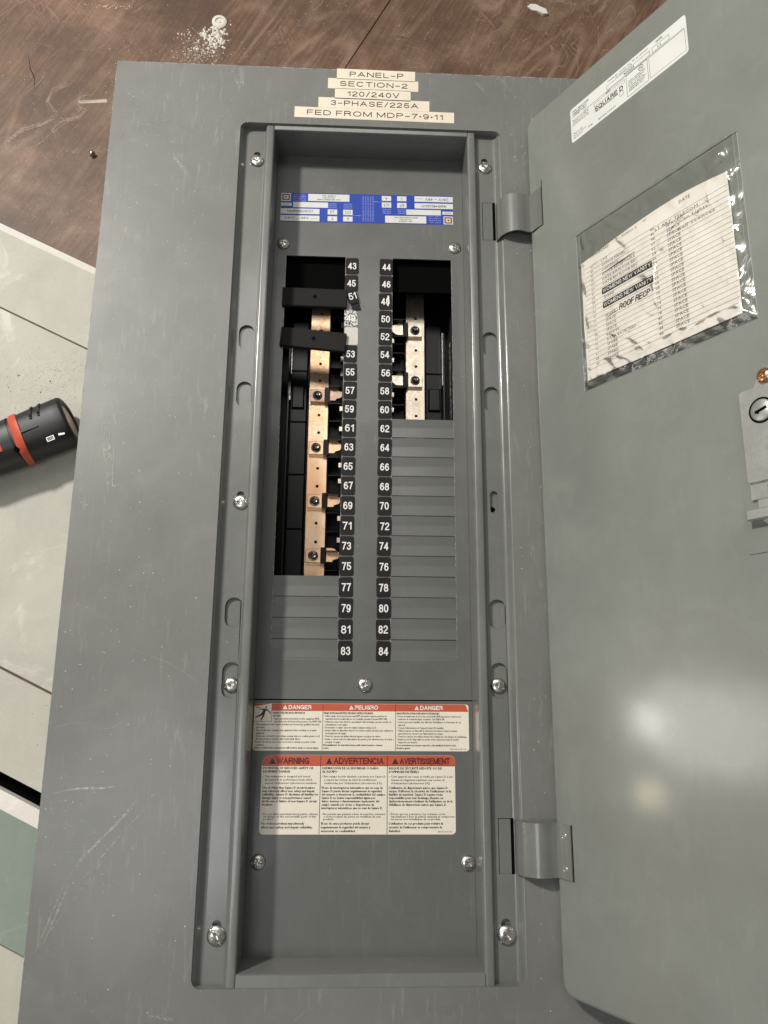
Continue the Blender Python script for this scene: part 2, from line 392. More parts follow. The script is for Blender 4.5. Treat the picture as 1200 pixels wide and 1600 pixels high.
def scuff_mat(name='scuff_mark', col=(.46, .46, .41), hi=1.0):
    m = mat(name, col, .6); nt = m.node_tree
    tr = N(m, 'ShaderNodeBsdfTransparent'); mx = N(m, 'ShaderNodeMixShader')
    v = coords(m); n = noise(m, v, 300, 5, .8); n2 = noise(m, v, 70, 3, .6)
    f = ramp(m, n, [(.36, g(0)), (.58, g(1))])
    f2 = ramp(m, n2, [(.32, g(.25 * hi)), (.58, g(hi))])
    L(m, mix(m, 1.0, f, f2, 'MULTIPLY'), mx.inputs[0]); L(m, tr.outputs[0], mx.inputs[1]); L(m, P(m).outputs[0], mx.inputs[2])
    L(m, mx.outputs[0], nt.nodes['Material Output'].inputs[0]); return m
M_scuff_glint = scuff_mat(); M_scrape = scuff_mat('scrape_mark', (.42, .31, .25), .55)
def film_mat():
    m = mat('clear_film', (1, 1, 1), .08); nt = m.node_tree
    tr = N(m, 'ShaderNodeBsdfTransparent'); tr.inputs[0].default_value = (.95, .95, .94, 1)
    gl = N(m, 'ShaderNodeBsdfGlossy'); gl.inputs['Roughness'].default_value = .14
    v = coords(m, (1, 1, 1)); nn = noise(m, v, 26, 3, .55, 1.5)
    b = N(m, 'ShaderNodeBump'); b.inputs['Strength'].default_value = .35; b.inputs['Distance'].default_value = .003; L(m, nn, b.inputs['Height'])
    fr = N(m, 'ShaderNodeFresnel'); fr.inputs[0].default_value = 1.5; L(m, b.outputs[0], fr.inputs['Normal']); L(m, b.outputs[0], gl.inputs['Normal'])
    ml = N(m, 'ShaderNodeMath', operation='MULTIPLY'); ml.inputs[1].default_value = 1.15; L(m, fr.outputs[0], ml.inputs[0])
    mx = N(m, 'ShaderNodeMixShader'); L(m, ml.outputs[0], mx.inputs[0]); L(m, tr.outputs[0], mx.inputs[1]); L(m, gl.outputs[0], mx.inputs[2])
    L(m, mx.outputs[0], nt.nodes['Material Output'].inputs[0]); return m
M_film = film_mat()

# ------------------------------------------------------------------ setting: plywood floor in sheets
FZ = -4.2
def inter(a, b, t): return (a[0] + (b[0]-a[0]) * t, a[1] + (b[1]-a[1]) * t)
floor = bpy.data.objects.new('floor', None); C.objects.link(floor); tag(floor, kind='structure')
s1, s2 = (0.911, 23.273), (-1.152, 19.353)
far = inter(s2, s1, 14); near = inter(s2, s1, -16)
gx = .03
mb = MB(); mb.plate([(-80, -70), (near[0] - gx, -70), (near[0] - gx, near[1]), (far[0] - gx, far[1]), (far[0] - gx, 80), (-80, 80)], [], FZ - .7, FZ)
tag(mb.build('plywood_sheet', M_ply, floor), 'brown stained plywood sheet left of the long dark seam')
mb = MB(); mb.plate([(near[0] + gx, -70), (80, -70), (80, 80), (far[0] + gx, 80), (far[0] + gx, far[1]), (near[0] + gx, near[1])], [], FZ - .7, FZ)
tag(mb.build('plywood_sheet', M_ply, floor), 'brown stained plywood sheet right of the long dark seam')
mb = MB(); mb.box(-80, 80, -70, 80, FZ - 1.2, FZ - .75); mb.build('subfloor', M_dark, floor)

# ------------------------------------------------------------------ the panel
panel = empty('electrical_panel', (0, 0, 0), 'grey steel electrical panelboard with open door and numbered breaker spaces', 'electrical panel')
A = 5.085; YT = 12.67; YB = -17.58; D = -1.56
# trim plate
mb = MB()
mb.plate([(-10.05, -21.2), (10.05, -21.2), (10.05, 15.27), (-10.05, 15.27)], [rrect(-A, A, YB, YT, .28, 7)], -.075, 0)
for x0, x1 in ((-10.05, -9.97), (9.97, 10.05)): mb.box(x0, x1, -21.2, 15.27, -.42, -.076)
for y0, y1 in ((-21.2, -21.12), (15.19, 15.27)): mb.box(-9.97, 9.97, y0, y1, -.42, -.076)
rl_ = rrect(-A, A, YB, YT, .28, 7)
for i in range(len(rl_)):
    a, b = rl_[i], rl_[(i + 1) % len(rl_)]
    if abs(a[0]) > 3.7 and abs(b[0]) > 3.7 and (a[1] > 12 or a[1] < -17): mb.poly([(b[0], b[1], -.076), (a[0], a[1], -.076), (a[0], a[1], -.40), (b[0], b[1], -.40)])
trim = mb.build('trim_plate', M_trim, panel)
# bright worn edge along the trim rim
def strip(mb, pts, wid, z, k=0, taper=True):
    n = len(pts)
    for i in range(n - 1):
        a = Vector(pts[i]); b = Vector(pts[i + 1]); d = (b - a).normalized(); q = Vector((-d.y, d.x))
        wa = wid * (.35 if taper and i == 0 else 1) / 2; wb = wid * (.35 if taper and i == n - 2 else 1) / 2
        mb.poly([(*(a - q * wa), z), (*(b - q * wb), z), (*(b + q * wb), z), (*(a + q * wa), z)], k)
mb = MB()
SC = [([(-10.0, 6.93), (-9.844, 6.547), (-9.716, 5.898), (-9.612, 5.254), (-9.56, 4.667)], .035),
 ([(-7.652, 4.623), (-7.791, 4.035), (-8.013, 3.65)], .025), ([(-8.856, 2.312), (-9.139, 1.696), (-9.371, 1.303)], .022),
 ([(-7.955, 2.018), (-7.906, 1.678), (-8.098, 0.71), (-8.448, 0.108)], .05), ([(-9.009, 0.976), (-8.81, 0.218), (-8.556, -0.435)], .06),
 ([(-9.186, -0.026), (-8.442, 0.038)], .03), ([(-9.803, 2.361), (-9.241, 2.351)], .02), ([(-8.856, 2.312), (-8.393, 2.153)], .02),
 ([(-10.0, -8.157), (-9.441, -7.518)], .03), ([(-7.75, -7.543), (-6.434, -8.005), (-5.232, -8.709)], .025),
 ([(-9.951, -10.094), (-9.366, -9.934), (-8.761, -9.95), (-8.6, -9.732)], .022), ([(-8.644, -10.127), (-8.044, -10.084), (-7.72, -9.866)], .022),
 ([(-9.745, -12.057), (-8.972, -11.904), (-8.085, -11.883), (-7.557, -11.806)], .11), ([(-6.882, -12.052), (-7.692, -12.993), (-8.583, -13.915), (-8.949, -14.513)], .14),
 ([(-6.625, -12.298), (-7.476, -13.235), (-8.178, -14.098), (-8.73, -14.783)], .05), ([(-8.949, -14.513), (-9.362, -15.705), (-9.684, -16.576)], .16),
 ([(-9.784, -12.057), (-9.646, -12.62), (-8.916, -13.086), (-9.085, -13.731)], .02), ([(-7.638, -14.733), (-9.021, -14.368)], .02),
 ([(-7.597, 11.134), (-7.193, 10.53), (-6.871, 10.039)], .12), ([(-7.40, 11.234), (-7.1, 10.8)], .10), ([(-9.344, 11.772), (-9.031, 11.5)], .12), ([(-9.951, 12.608), (-7.544, 12.136)], .02),
 ([(-5.352, 14.885), (-5.2, 14.5), (-5.064, 14.15)], .20), ([(-6.781, 9.764), (-5.81, 9.635)], .05), ([(-7.9, -13.9), (-9.665, -16.403)], .04),
 ([(-6.214, -18.223), (-5.357, -18.433)], .14), ([(-8.881, -0.489), (-8.805, -2.1), (-8.672, -2.143)], .16), ([(-9.428, -0.5), (-9.495, -1.428)], .05),
 ([(-1.205, -17.9), (-1.968, -18.431)], .05), ([(-9.2, .9), (-9.05, -.6), (-8.7, -2.3)], .20), ([(5.6, 10.6), (5.5, 9.9)], .07), ([(5.55, 12.9), (5.75, 12.4)], .16), ([(4.1, 14.95), (4.6, 14.4)], .16), ([(5.1, 15.2), (5.6, 14.5)], .14), ([(6.1, 5.6), (6.5, 5.0)], .07), ([(5.5, 3.6), (6.2, 3.8)], .05), ([(5.9, -2.6), (6.1, -3.2)], .08)]
zc = .002
for i, (pts, wd) in enumerate(SC):
    k_ = max(1, int(wd / .018))
    for q in range(k_):
        off = (random.random() - .5) * wd * 1.3; cut = random.uniform(0, .25)
        pp = [Vector(p_) for p_ in pts]
        if k_ > 2: pp[0] = pp[0].lerp(pp[1], cut); pp[-1] = pp[-1].lerp(pp[-2], random.uniform(0, .4))
        zc += .00012
        strip(mb, [(p_.x + off, p_.y + off * .4) for p_ in pp], min(wd, random.uniform(.010, .024)), zc)
for _ in range(130):
    x = random.uniform(-9.9, -5.4); y = random.uniform(-17, 14); a = random.uniform(0, 3.14); l = random.uniform(.05, .5)
    if random.random() < .5: x = random.gauss(-8.9, .5)
    strip(mb, [(x, y), (x + l * math.cos(a), y + l * math.sin(a))], random.uniform(.008, .02), .0265 + _ * .0001)
for _ in range(30):
    x = random.uniform(2, 9.8); strip(mb, [(x, 15.24), (x + random.uniform(-.2, .2), 15.24 - random.uniform(.1, .5))], random.uniform(.01, .03), .034 + _ * .0001)
tag(mb.build('scuff_marks', M_scuff_glint, trim), kind='stuff')
# worn bright metal along the sharp edges
mb = MB()
for i in range(90):
    y = random.uniform(-20, 15.2); l = random.uniform(.02, .35); mb.box(-10.053, -10.045 + random.uniform(0, .010), y, y + l, -.03, .0015)
for i in range(130):
    x = random.uniform(-9.9, 9.9); l = random.uniform(.02, .3); mb.box(x, x + l, 15.25, 15.273, -.03, .0012 + random.uniform(0, .0005))
tag(mb.build('worn_edge', M_scuff_glint.copy(), trim), kind='stuff')

# box behind the trim
mb = MB()
X0, X1, Y0, Y1, ZB = -9.65, 9.65, -20.9, 14.9, FZ + .004
for a in ((X0, X0 + .06, Y0, Y1), (X1 - .06, X1, Y0, Y1), (X0 + .06, X1 - .06, Y0, Y0 + .06), (X0 + .06, X1 - .06, Y1 - .06, Y1)): mb.box(*a, ZB, -.43)
mb.box(X0 + .06, X1 - .06, Y0 + .06, Y1 - .06, ZB, ZB + .05)
mb.build('enclosure_box', M_trim, panel)

# screw channels left and right (profile: rim, slope, floor, rail, recess wall)
def arc(cx, cz, r, a0, a1, n=5): return [(cx + r * math.cos(math.radians(a0 + (a1-a0)*i/n)), cz + r * math.sin(math.radians(a0 + (a1-a0)*i/n))) for i in range(n + 1)]
FLZ = -.34
def channel(sgn):
    mb = MB()
    rimside = [(A + .02, -.082)] + [(A - .02, -.082)] + arc(A - .06, -.13, .05, 80, 0, 3)[::1]
    slope = [(A + .03, -.079), (A - .015, -.082), (A - .05, -.10), (A - .09, -.17), (A - .14, -.25), (A - .185, -.31), (A - .235, -.334), (A - .29, FLZ)]
    rail = [(4.185, FLZ), (4.15, -.325), (4.125, -.28), (4.105, -.19), (4.085, -.135), (4.055, -.107), (4.02, -.10), (3.86, -.10), (3.82, -.107), (3.79, -.13), (3.775, -.17), (3.77, -.25), (3.77, D - .02)]
    for pr in (slope, rail):
        mb.profile([(sgn * x, z) for x, z in (pr if sgn > 0 else pr)], YB + .001, YT - .001)
    if sgn < 0:
        holes = [slot(-4.487, 3.746, .56, .98), slot(-4.46, 1.517, .56, .98), slot(-4.43, -6.322, .60, 1.02), slot(-4.41, -8.55, .60, 1.18),
                 slot(-4.44, 11.36, .26, .50), slot(-4.40, -2.36, .26, .52), slot(-4.45, -16.05, .30, .56)]
    else:
        holes = [slot(4.505, 3.716, .56, .98), slot(4.51, 1.537, .56, .98), slot(4.505, -6.287, .60, 1.02), slot(4.505, -8.50, .60, 1.18),
                 slot(4.48, 11.42, .26, .50), slot(4.50, -2.343, .28, .82), slot(4.51, -16.05, .30, .56),
                 [(4.34, 8.04), (4.80, 8.04), (4.80, 9.69), (4.34, 9.69)], [(4.385, -14.49), (4.80, -14.49), (4.80, -12.82), (4.385, -12.82)]]
        holes = holes[:7]
    x0, x1 = (4.185, A - .29); ol = [(x0, YB), (x1, YB), (x1, YT), (x0, YT)]
    if sgn < 0: ol = [(-x, y) for x, y in ol][::-1]
    mb.plate(ol, holes, FLZ - .06, FLZ)
    n0 = len(mb.v)
    o = mb.build('screw_channel', M_chan, panel, smooth=35)
    mb = MB(); xs = sorted((sgn * 4.0, sgn * 4.98)); mb.box(xs[0], xs[1], YB + .1, YT - .1, FLZ - .18, FLZ - .13)
    mb.build('backing_strip', M_chan, panel)
    return o
tag(channel(-1), 'left channel with screws and oblong slots'); tag(channel(1), 'right channel carrying the two hinges')
# hinge pockets in the right channel: dark slits and pocket plates
for (ya, yb) in ((8.04, 9.69), (-14.49, -12.82)):
    mb = MB(); mb.box(4.36, 4.74, ya + .02, yb - .02, FLZ + .002, FLZ + .012); mb.build('hinge_pocket', M_chan, panel)
    mb = MB(); mb.box(4.34, 4.36, ya, yb, FLZ + .001, FLZ + .004); mb.box(4.74, 4.862, ya, yb, FLZ + .001, FLZ + .006); mb.box(4.36, 4.74, yb - .02, yb, FLZ + .001, FLZ + .004)
    mb.build('hinge_slit', M_dark, panel)
# cross rails top and bottom and recess walls
mb = MB()
top_pr = [(YT + .01, -.09), (YT - .03, -.10), (12.49, -.10), (12.465, -.11), (12.452, -.14), (12.45, -.2), (12.45, D - .02)]
n = len(top_pr); mb.raw([(-3.78, y, z) for y, z in top_pr] + [(3.78, y, z) for y, z in top_pr], [(i, i + 1, i + n + 1, i + n) for i in range(n - 1)])
mb.build('cross_rail', M_chan, panel, smooth=35)
mb = MB()
bot_pr = [(YB - .01, -.085), (YB + .03, -.10), (-17.28, -.10), (-17.25, -.11), (-17.232, -.14), (-17.22, -.2), (-17.20, D - .02)]
n = len(bot_pr); mb.raw([(-3.78, y, z) for y, z in bot_pr] + [(3.78, y, z) for y, z in bot_pr], [(i, i + n, i + n + 1, i + 1) for i in range(n - 1)])
mb.build('cross_rail', M_chan, panel, smooth=35)

# dead front covers
LO = (-3.27, -.93); RO = (.93, 3.27)
rowy = lambda n_: -((n_ - 63) / 2 if n_ % 2 else (n_ - 64) / 2) * .75
yt_, yb_ = 7.90, rowy(83) - .375 - .02      # -7.895
mb = MB()
oL = [(LO[0], -7.72), (LO[1], -7.72), (LO[1], yt_), (LO[0], yt_)]
oR = [(RO[0], -7.72), (RO[1], -7.72), (RO[1], yt_), (RO[0], yt_)]
mb.plate([(-3.765, -9.145), (3.765, -9.145), (3.765, 12.44), (-3.765, 12.44)], [oL, oR], D - .06, D)
dead = mb.build('dead_front', M_dead, panel)
mb = MB()
mb.plate([(-3.765, -17.22), (3.765, -17.22), (3.765, -9.185), (-3.765, -9.185)], [], D - .06, D)
mb.build('lower_cover', M_dead, panel)
mb = MB(); mb.box(-3.765, 3.765, -9.3, -9.0, D - .11, D - .08); mb.build('cover_joint', M_dark, panel)
# thin pale strips round the two openings paint the light on their edges
mb = MB()
for (a, b) in (LO, RO):
    mb.box(a - .012, a + .002, -7.72, yt_, D - .05, D + .002); mb.box(b - .002, b + .010, -7.72, yt_, D - .05, D + .002)
mb.build('opening_edge_glint', M_scuff_glint, panel)
# breaker blanks (twist-outs), creased sheet, one per pole space
def blank_mesh():
    mb = MB(); W = 2.335; g_ = .006; h = .75
    x0, x1 = -W/2 + g_/2, W/2 - g_/2; y0, y1 = -h/2 + g_/2, h/2 - g_/2; b = .012
    pr = [(y0, -.05), (y0, -.014), (y0 + b, .004), (-.02, -.016), (.03, -.017), (y1 - b, .004), (y1, -.030), (y1, -.05)]
    n = len(pr); mb.raw([(x0, y, z) for y, z in pr] + [(x1, y, z) for y, z in pr], [(i, i + n, i + n + 1, i + 1) for i in range(n - 1)] + [tuple(range(n))[::-1], tuple(range(n, 2*n))])
    return mb.mesh('breaker_blank', M_blank)
bmesh_ = blank_mesh()
blanks = [(-2.10, rowy(q)) for q in (77, 79, 81, 83)] + [(2.10, rowy(q)) for q in range(62, 86, 2)]
for x, y in blanks:
    o = place('breaker_blank', bmesh_, panel, (x, y + .03 + random.uniform(-.002, .002), D), (random.uniform(-.006, .006), random.uniform(-.002, .002), 0))

# ---- screws
def screw_mesh(r=.285, h=.11, m1=None, slotted=True):
    mb = MB(); seg = 40; rings = 16; vs = []; ang = .2
    for i in range(rings + 1):
        t = i / rings; rr = r * math.sin(t * math.pi / 2) ** .9 if i else 0
        for j in range(seg):
            a = 2 * math.pi * j / seg; x = rr * math.cos(a); y = rr * math.sin(a)
            z = h * (1 - (rr / r) ** 3.2) ** .6 if rr < r else 0
            d1 = abs(y) ; d2 = abs(x)
            cut = 0
            if slotted and rr < r * .93 and d1 < r * .11: cut = .045
            if max(abs(x), abs(y)) < r * .46 and min(d1, d2) < r * .13: cut = .07 * (1 - rr / r * .8)
            vs.append((x, y, max(z - cut, .0) + .01))
    for j in range(seg):
        a = 2 * math.pi * j / seg; vs.append((r * math.cos(a), r * math.sin(a), -.03))
    fs = [(i*seg + j, (i+1)*seg + j, (i+1)*seg + (j+1) % seg, i*seg + (j+1) % seg) for i in range(rings + 1) for j in range(seg)]
    mb.raw(vs, fs)
    return mb.mesh('screw', m1 or M_zinc, smooth=50)
scr = screw_mesh(); scr_s = screw_mesh(.235, .10)
for x, y, big in ((-4.448, 11.20, 1), (4.482, 11.24, 1), (-4.389, -2.5, 1), (-4.453, -16.20, 1.12), (4.512, -16.23, 1.12)):
    o = place('screw', scr, panel, (x, y, FLZ + .02), (random.uniform(-.06, .06), random.uniform(-.06, .06), random.uniform(0, 3))); o.scale = (.93 * big,) * 3
for x, y in ((-4.398, -8.70), (4.485, -8.66)):
    o = place('screw', scr, panel, (x, y, FLZ - .10), (0, .05, random.uniform(0, 3))); o.scale = (.88,) * 3
for x, y in ((-3.402, 8.40), (3.41, 8.436), (.034, -8.649), (-3.404, -14.355), (3.525, -14.388)):
    o = place('screw', scr_s, panel, (x, y, D + .02), (random.uniform(-.08, .08), random.uniform(-.08, .08), random.uniform(0, 3))); o.scale = (1.06,) * 3
mb = MB(); mb.lathe([(0, .004), (.09, .004), (.095, 0), (.095, -.05)], 16); mb.build('screw_hole', M_dark, panel, loc=(4.46, -2.58, FLZ - .125))

# ---- number stickers
def sticker(num, x, y, ang=0, mats=None, wid=.515, hei=.715, blank=False, name='number_sticker', ts=1):
    mb = MB(); mb.plate(rrect(-wid/2, wid/2, -hei/2, hei/2, .075, 3), [], 0, .008, 0)
    if not blank: gtext(mb, str(num), random.uniform(-.015, .015), -.14 + random.uniform(-.01, .01), .285, .0105, .335, 1, t=.145, gap=.14, anchor='c')
    return mb.build(name, mats or [M_stk, M_wht], panel, loc=(x, y, D + .001), rot=(0, 0, ang))
for q in range(43, 85):
    y = rowy(q); x = (-.668 if q % 2 else .672) + random.uniform(-.012, .012); a = random.uniform(-.03, .03)
    if q in (47, 51): continue
    if q == 49: sticker(q, x + .0, y, a, [M_worn, M_wht]); tag(bpy.context.scene.objects[-1]) if False else None; continue
    sticker(q, x, y, a)
o = sticker(0, -.655, rowy(51), .01, [M_resid, M_wht], blank=True, name='sticker_residue', hei=.74); o['label'] = 'pale torn residue where a number sticker is missing'
# peeled 51 sticker: curled, tilted, sitting in the third space
mb = MB()
n0 = 0
mb.plate(rrect(-.19, .19, -.27, .27, .05, 3), [], 0, .012, 0)
gtext(mb, '51', 0, -.10, .27, .014, .30, 1, t=.15, gap=.14, anchor='c')
mb.warp(lambda x, y, z: (x, y, z + .10 + .12 * y))
n0 = len(mb.v)
mb.plate([(-.17, -.50), (.16, -.56), (.17, -.26), (-.15, -.20)], [], 0, .012, 0)
mb.warp(lambda x, y, z: (x, y, z + .03), n0)
o = mb.build('number_sticker', [M_stk, M_wht], panel, loc=(-.62, rowy(47) + .10, D + .01), rot=(0, 0, .32)); o['label'] = 'crumpled sticker 51 stuck on crooked'
mb = MB(); mb.plate([(-.02, -.20), (.03, -.22), (.06, 0), (.05, .22), (.0, .25), (-.03, .12), (.01, 0)], [], 0, .003); o = mb.build('scraped_patch', M_wht, panel, loc=(.75, rowy(48) + .02, D + .013))

# ---- dead-front labels
dl = MB(); x0, x1, y0, y1 = -3.875, 3.64, -10.85, -9.29
x0 = -3.74
dl.plate(rrect(x0, x1, y0, y1, .10, 4), [], 0, .006, 0)
sa, sb_ = -1.392, 1.107
z1, z2 = .0085, .011
dl.plate([(x0 + .60, y1 - .25), (x1 - .006, y1 - .25)] + rrect(x0, x1 - .006, y0, y1 - .006, .10, 4)[14:21] + [(x0 + .60, y1 - .006)], [], .006, z1, 1)
for s_ in (sa, sb_): dl.box(s_ - .008, s_ + .008, y0 + .01, y1 - .01, .006, z1 + .001, 3)
dl.box(x0 + .59, x0 + .60, y1 - .60, y1 - .01, .006, z1, 3); dl.box(x0, x0 + .60, y1 - .61, y1 - .60, .006, z1, 3)
def tri_(mb, cx, cy, s_, z, k): mb.poly([(cx - s_*.55, cy, z), (cx + s_*.55, cy, z), (cx, cy + s_, z)], k)
for hx, word, ww in ((-2.18, 'DANGER', .78), (.10, 'PELIGRO', .80), (2.35, 'DANGER', .78)):
    gtext(dl, word, hx, y1 - .195, .14, z2, ww, 2, t=.19, gap=.12, anchor='c'); tri_(dl, hx - ww/2 - .12, y1 - .195, .14, z2, 2)
    text(dl, '!', hx - ww/2 - .12, y1 - .185, .08, z2 + .001, k=1, anchor='c', bold=.02)
EN = ["HAZARD OF ELECTRIC SHOCK, EXPLOSION OR", "ARC FLASH", "• Apply appropriate personal protective equipment (PPE)", "  and follow safe electrical work practices. See NFPA 70E.",
      "• This equipment must only be installed and serviced by qualified electrical", "  personnel.", "• Turn off all power supplying this equipment before working on or inside", "  equipment.",
      "• Always use a properly rated voltage sensing device to confirm power is off.", "• All unused spaces must be filled with blank fillers.", "• Replace all devices, doors, and covers before turning on power to this", "  equipment.", "Failure to follow these instructions will result in death or serious injury."]
ES = ["PELIGRO DE DESCARGA ELÉCTRICA, EXPLOSIÓN O DESTELLO POR ARQUEO", "• Utilice equipo de protección personal (EPP) apropiado y siga las prácticas de", "  seguridad eléctrica establecidas por su Compañía (consulte la norma NFPA 70E).", "• Solamente el personal eléctrico especializado deberá instalar y prestar servicio de", "  mantenimiento a este equipo.", "• Desenergice el equipo antes de realizar cualquier trabajo en él.", "• Siempre utilice un dispositivo detector de tensión nominal adecuado para confirmar la", "  desenergización del equipo.", "• Todos los espacios sin utilizar deberán taparse con placas de relleno.", "• Vuelva a colocar todos los dispositivos, las puertas y las cubiertas antes de volver a", "  energizar el equipo.", "El incumplimiento de estas instrucciones podrá causar la muerte o lesiones", "serias."]
FR = ["RISQUE D'ÉLECTROCUTION, D'EXPLOSION OU D'ÉCLAIR D'ARC", "• Portez un équipement de protection personnelle (ÉPP) approprié et observez les", "  méthodes de travail électrique sécuritaire. Voir NFPA 70E.", "• Seul un personnel qualifié doit effectuer l'installation et l'entretien de cet", "  appareil.", "• Coupez l'alimentation de l'appareil avant d'y travailler.", "• Utilisez toujours un dispositif de détection de tension à valeur nominale", "  appropriée pour s'assurer que l'alimentation est coupée.", "• Toutes les espaces non utilisés doivent être remplis avec des plaques de remplissage.", "• Replacez tous les dispositifs, les portes et les couvercles avant de mettre", "  l'appareil sous tension.", "Si ces précautions ne sont pas respectées, cela entraînera la mort ou des", "blessures graves."]
def para(mb, lines, x, y, dy, h, z, k, cw, boldset=(), xoff=None, indent=0):
    for i, t in enumerate(lines):
        xx = x + (xoff(i) if xoff else 0)
        if not t.strip(): continue
        if t.startswith('  '): xx += .05
        text(mb, t.strip(), xx, y - i * dy, h, z, wid=len(t.strip()) * cw, k=k, res=1, bold=.03 if i in boldset else .019)
para(dl, EN, x0 + .04, y1 - .345, .0955, .058, z1, 3, .0288, (0, 1, 12), lambda i: .60 if i < 4 else 0)
para(dl, ES, sa + .04, y1 - .345, .0955, .058, z1, 3, .0272, (0, 11, 12))
para(dl, FR, sb_ + .04, y1 - .345, .0955, .058, z1, 3, .0278, (0, 11, 12))
text(dl, '80043-655-06', x1 - .66, y0 + .04, .055, z1, wid=.55, k=3)
# shocked figure pictogram
def limb(mb, pts, ws, z, k):
    for i in range(len(pts) - 1):
        a = Vector(pts[i]); b = Vector(pts[i+1]); d = (b-a).normalized(); q = Vector((-d.y, d.x))
        mb.poly([(*(a - q*ws[i]), z), (*(b - q*ws[i+1]), z), (*(b + q*ws[i+1]), z), (*(a + q*ws[i]), z)], k)
px0, py0 = x0 + .02, y1 - .60
F = lambda u, v: (px0 + u * .57, py0 + v * .58)
dl.raw([(*F(.66 + .055*math.cos(a*.5236), .80 + .055*math.sin(a*.5236)), z2) for a in range(12)], [tuple(range(12))], 3)
limb(dl, [F(.62, .70), F(.52, .50)], [.055, .045], z2, 3); limb(dl, [F(.52, .50), F(.40, .38), F(.06, .22)], [.045, .03, .016], z2 + .0004, 3)
limb(dl, [F(.54, .50), F(.52, .32), F(.38, .05)], [.045, .03, .016], z2 + .0008, 3)
limb(dl, [F(.66, .70), F(.84, .58), F(.95, .42)], [.022, .018, .012], z2 + .0012, 3); limb(dl, [F(.58, .68), F(.36, .69), F(.26, .77), F(.08, .80)], [.022, .012, .010, .008], z2 + .0016, 3)
o = dl.build('danger_label', [M_paper, M_red, M_wht, M_ink], panel, loc=(0, 0, D)); o['label'] = 'cream three-language label with narrow red DANGER band'

wl = MB(); x0, x1, y0, y1 = -3.41, 3.14, -13.51, -10.985
wl.plate(rrect(x0, x1, y0, y1, .13, 5, (.13, .13, .18, .34)), [], 0, .006, 0)
oo = rrect(x0 + .004, x1 - .004, y0, y1 - .004, .13, 5, (.13, .13, .18, .34))
hb = y1 - .345
wl.plate([(x0 + .004, hb), (x1 - .004, hb)] + oo[12:], [], .006, .0085, 1)
s1x, s2x = -1.447 + .02, .833
for s_ in (s1x, s2x): wl.box(s_ - .01, s_ + .01, y0 + .01, y1 - .01, .006, .0095, 4)
wl.box(x0 + .01, x1 - .01, hb - .008, hb + .008, .006, .0092, 4)
for hx, word, ww in ((-2.36, 'WARNING', 1.10), (-.14, 'ADVERTENCIA', 1.70), (2.11, 'AVERTISSEMENT', 1.72)):
    gtext(wl, word, hx, y1 - .295, .21, .011, ww, 2, t=.21, gap=.10, anchor='c'); tri_(wl, hx - ww/2 - .15, y1 - .29, .20, .011, 4)
EN2 = [("POTENTIAL OF REDUCED SAFETY OR", 0, 1), ("EQUIPMENT DAMAGE", .105, 1), ("• This equipment is designed and tested", .245, 0), ("  by Square D to performance levels which", .345, 0), ("  exceed Underwriters Laboratories standards.", .445, 0),
 ("Use of Other than Square D circuit breakers", .585, 1), ("may adversely affect user safety and impair", .685, 1), ("reliability. Square D disclaims all liability for", .785, 1), ("damage, injury or non-performance caused", .885, 1), ("by the use or failure of non-Square D circuit", .985, 1), ("breakers.", 1.085, 1),
 ("• Do not allow petroleum based paints, solvents", 1.36, 0), ("  or sprays on the non-metallic parts of this", 1.435, 0), ("  product.", 1.51, 0), ("Use of those products may adversely", 1.64, 1), ("affect user safety and impair reliability.", 1.75, 1)]
ES2 = [("DISMINUCIÓN DE LA SEGURIDAD O DAÑO", 0, 1), ("AL EQUIPO", .105, 1), ("• Este equipo ha sido diseñado y probado por Square D", .245, 0), ("  y supera las normas de nivel de rendimiento", .345, 0), ("  establecidas por Underwriters Laboratories (UL).", .445, 0),
 ("El uso de interruptores automáticos que no sean de", .585, 1), ("Square D puede afectar negativamente la seguridad", .685, 1), ("del usuario y deteriorar la confiabilidad del equipo.", .785, 1), ("Square D no asume responsabilidad alguna por", .885, 1), ("daños, lesiones o funcionamiento inadecuado del", .985, 1), ("equipo causado por el uso o desperfectos de", 1.085, 1), ("interruptores automáticos que no sean de Square D.", 1.185, 1),
 ("• No permita que pinturas a base de petróleo, solventes", 1.36, 0), ("  o rocíos toquen las partes no metálicas de este", 1.435, 0), ("  producto.", 1.51, 0), ("El uso de estos productos puede afectar", 1.64, 1), ("negativamente la seguridad del usuario y", 1.75, 1), ("deteriorar su confiabilidad.", 1.86, 1)]
FR2 = [("RISQUE DE SÉCURITÉ RÉDUITE OU DE", 0, 1), ("DOMMAGES MATÉRIELS", .105, 1), ("• Cette appareil est conçu et vérifié par Square D à des", .245, 0), ("  niveaux de rangement supérieurs aux normes de", .345, 0), ("  «Underwriters Laboratories» (UL).", .445, 0),
 ("L'utilisation de disjoncteurs autres que Square D", .585, 1), ("risque d'affecter la sécurité de l'utilisateur et la", .685, 1), ("fiabilité du matériel. Square D rejette toute", .785, 1), ("responsabilité pour tout dommage, blessure ou", .885, 1), ("dysfonctionnement résultant de l'utilisation ou de la", .985, 1), ("défaillance de disjoncteurs autres que Square D.", 1.085, 1),
 ("• Évitez que les peintures, les solvants ou les", 1.36, 0), ("  vaporisateurs à base de pétrole viennent en contact avec", 1.435, 0), ("  les pièces non-métalliques de ce produit.", 1.51, 0), ("L'utilisation de ces produits peut réduire la", 1.64, 1), ("sécurité de l'utilisateur et compromettre la", 1.75, 1), ("fiabilité.", 1.86, 1)]
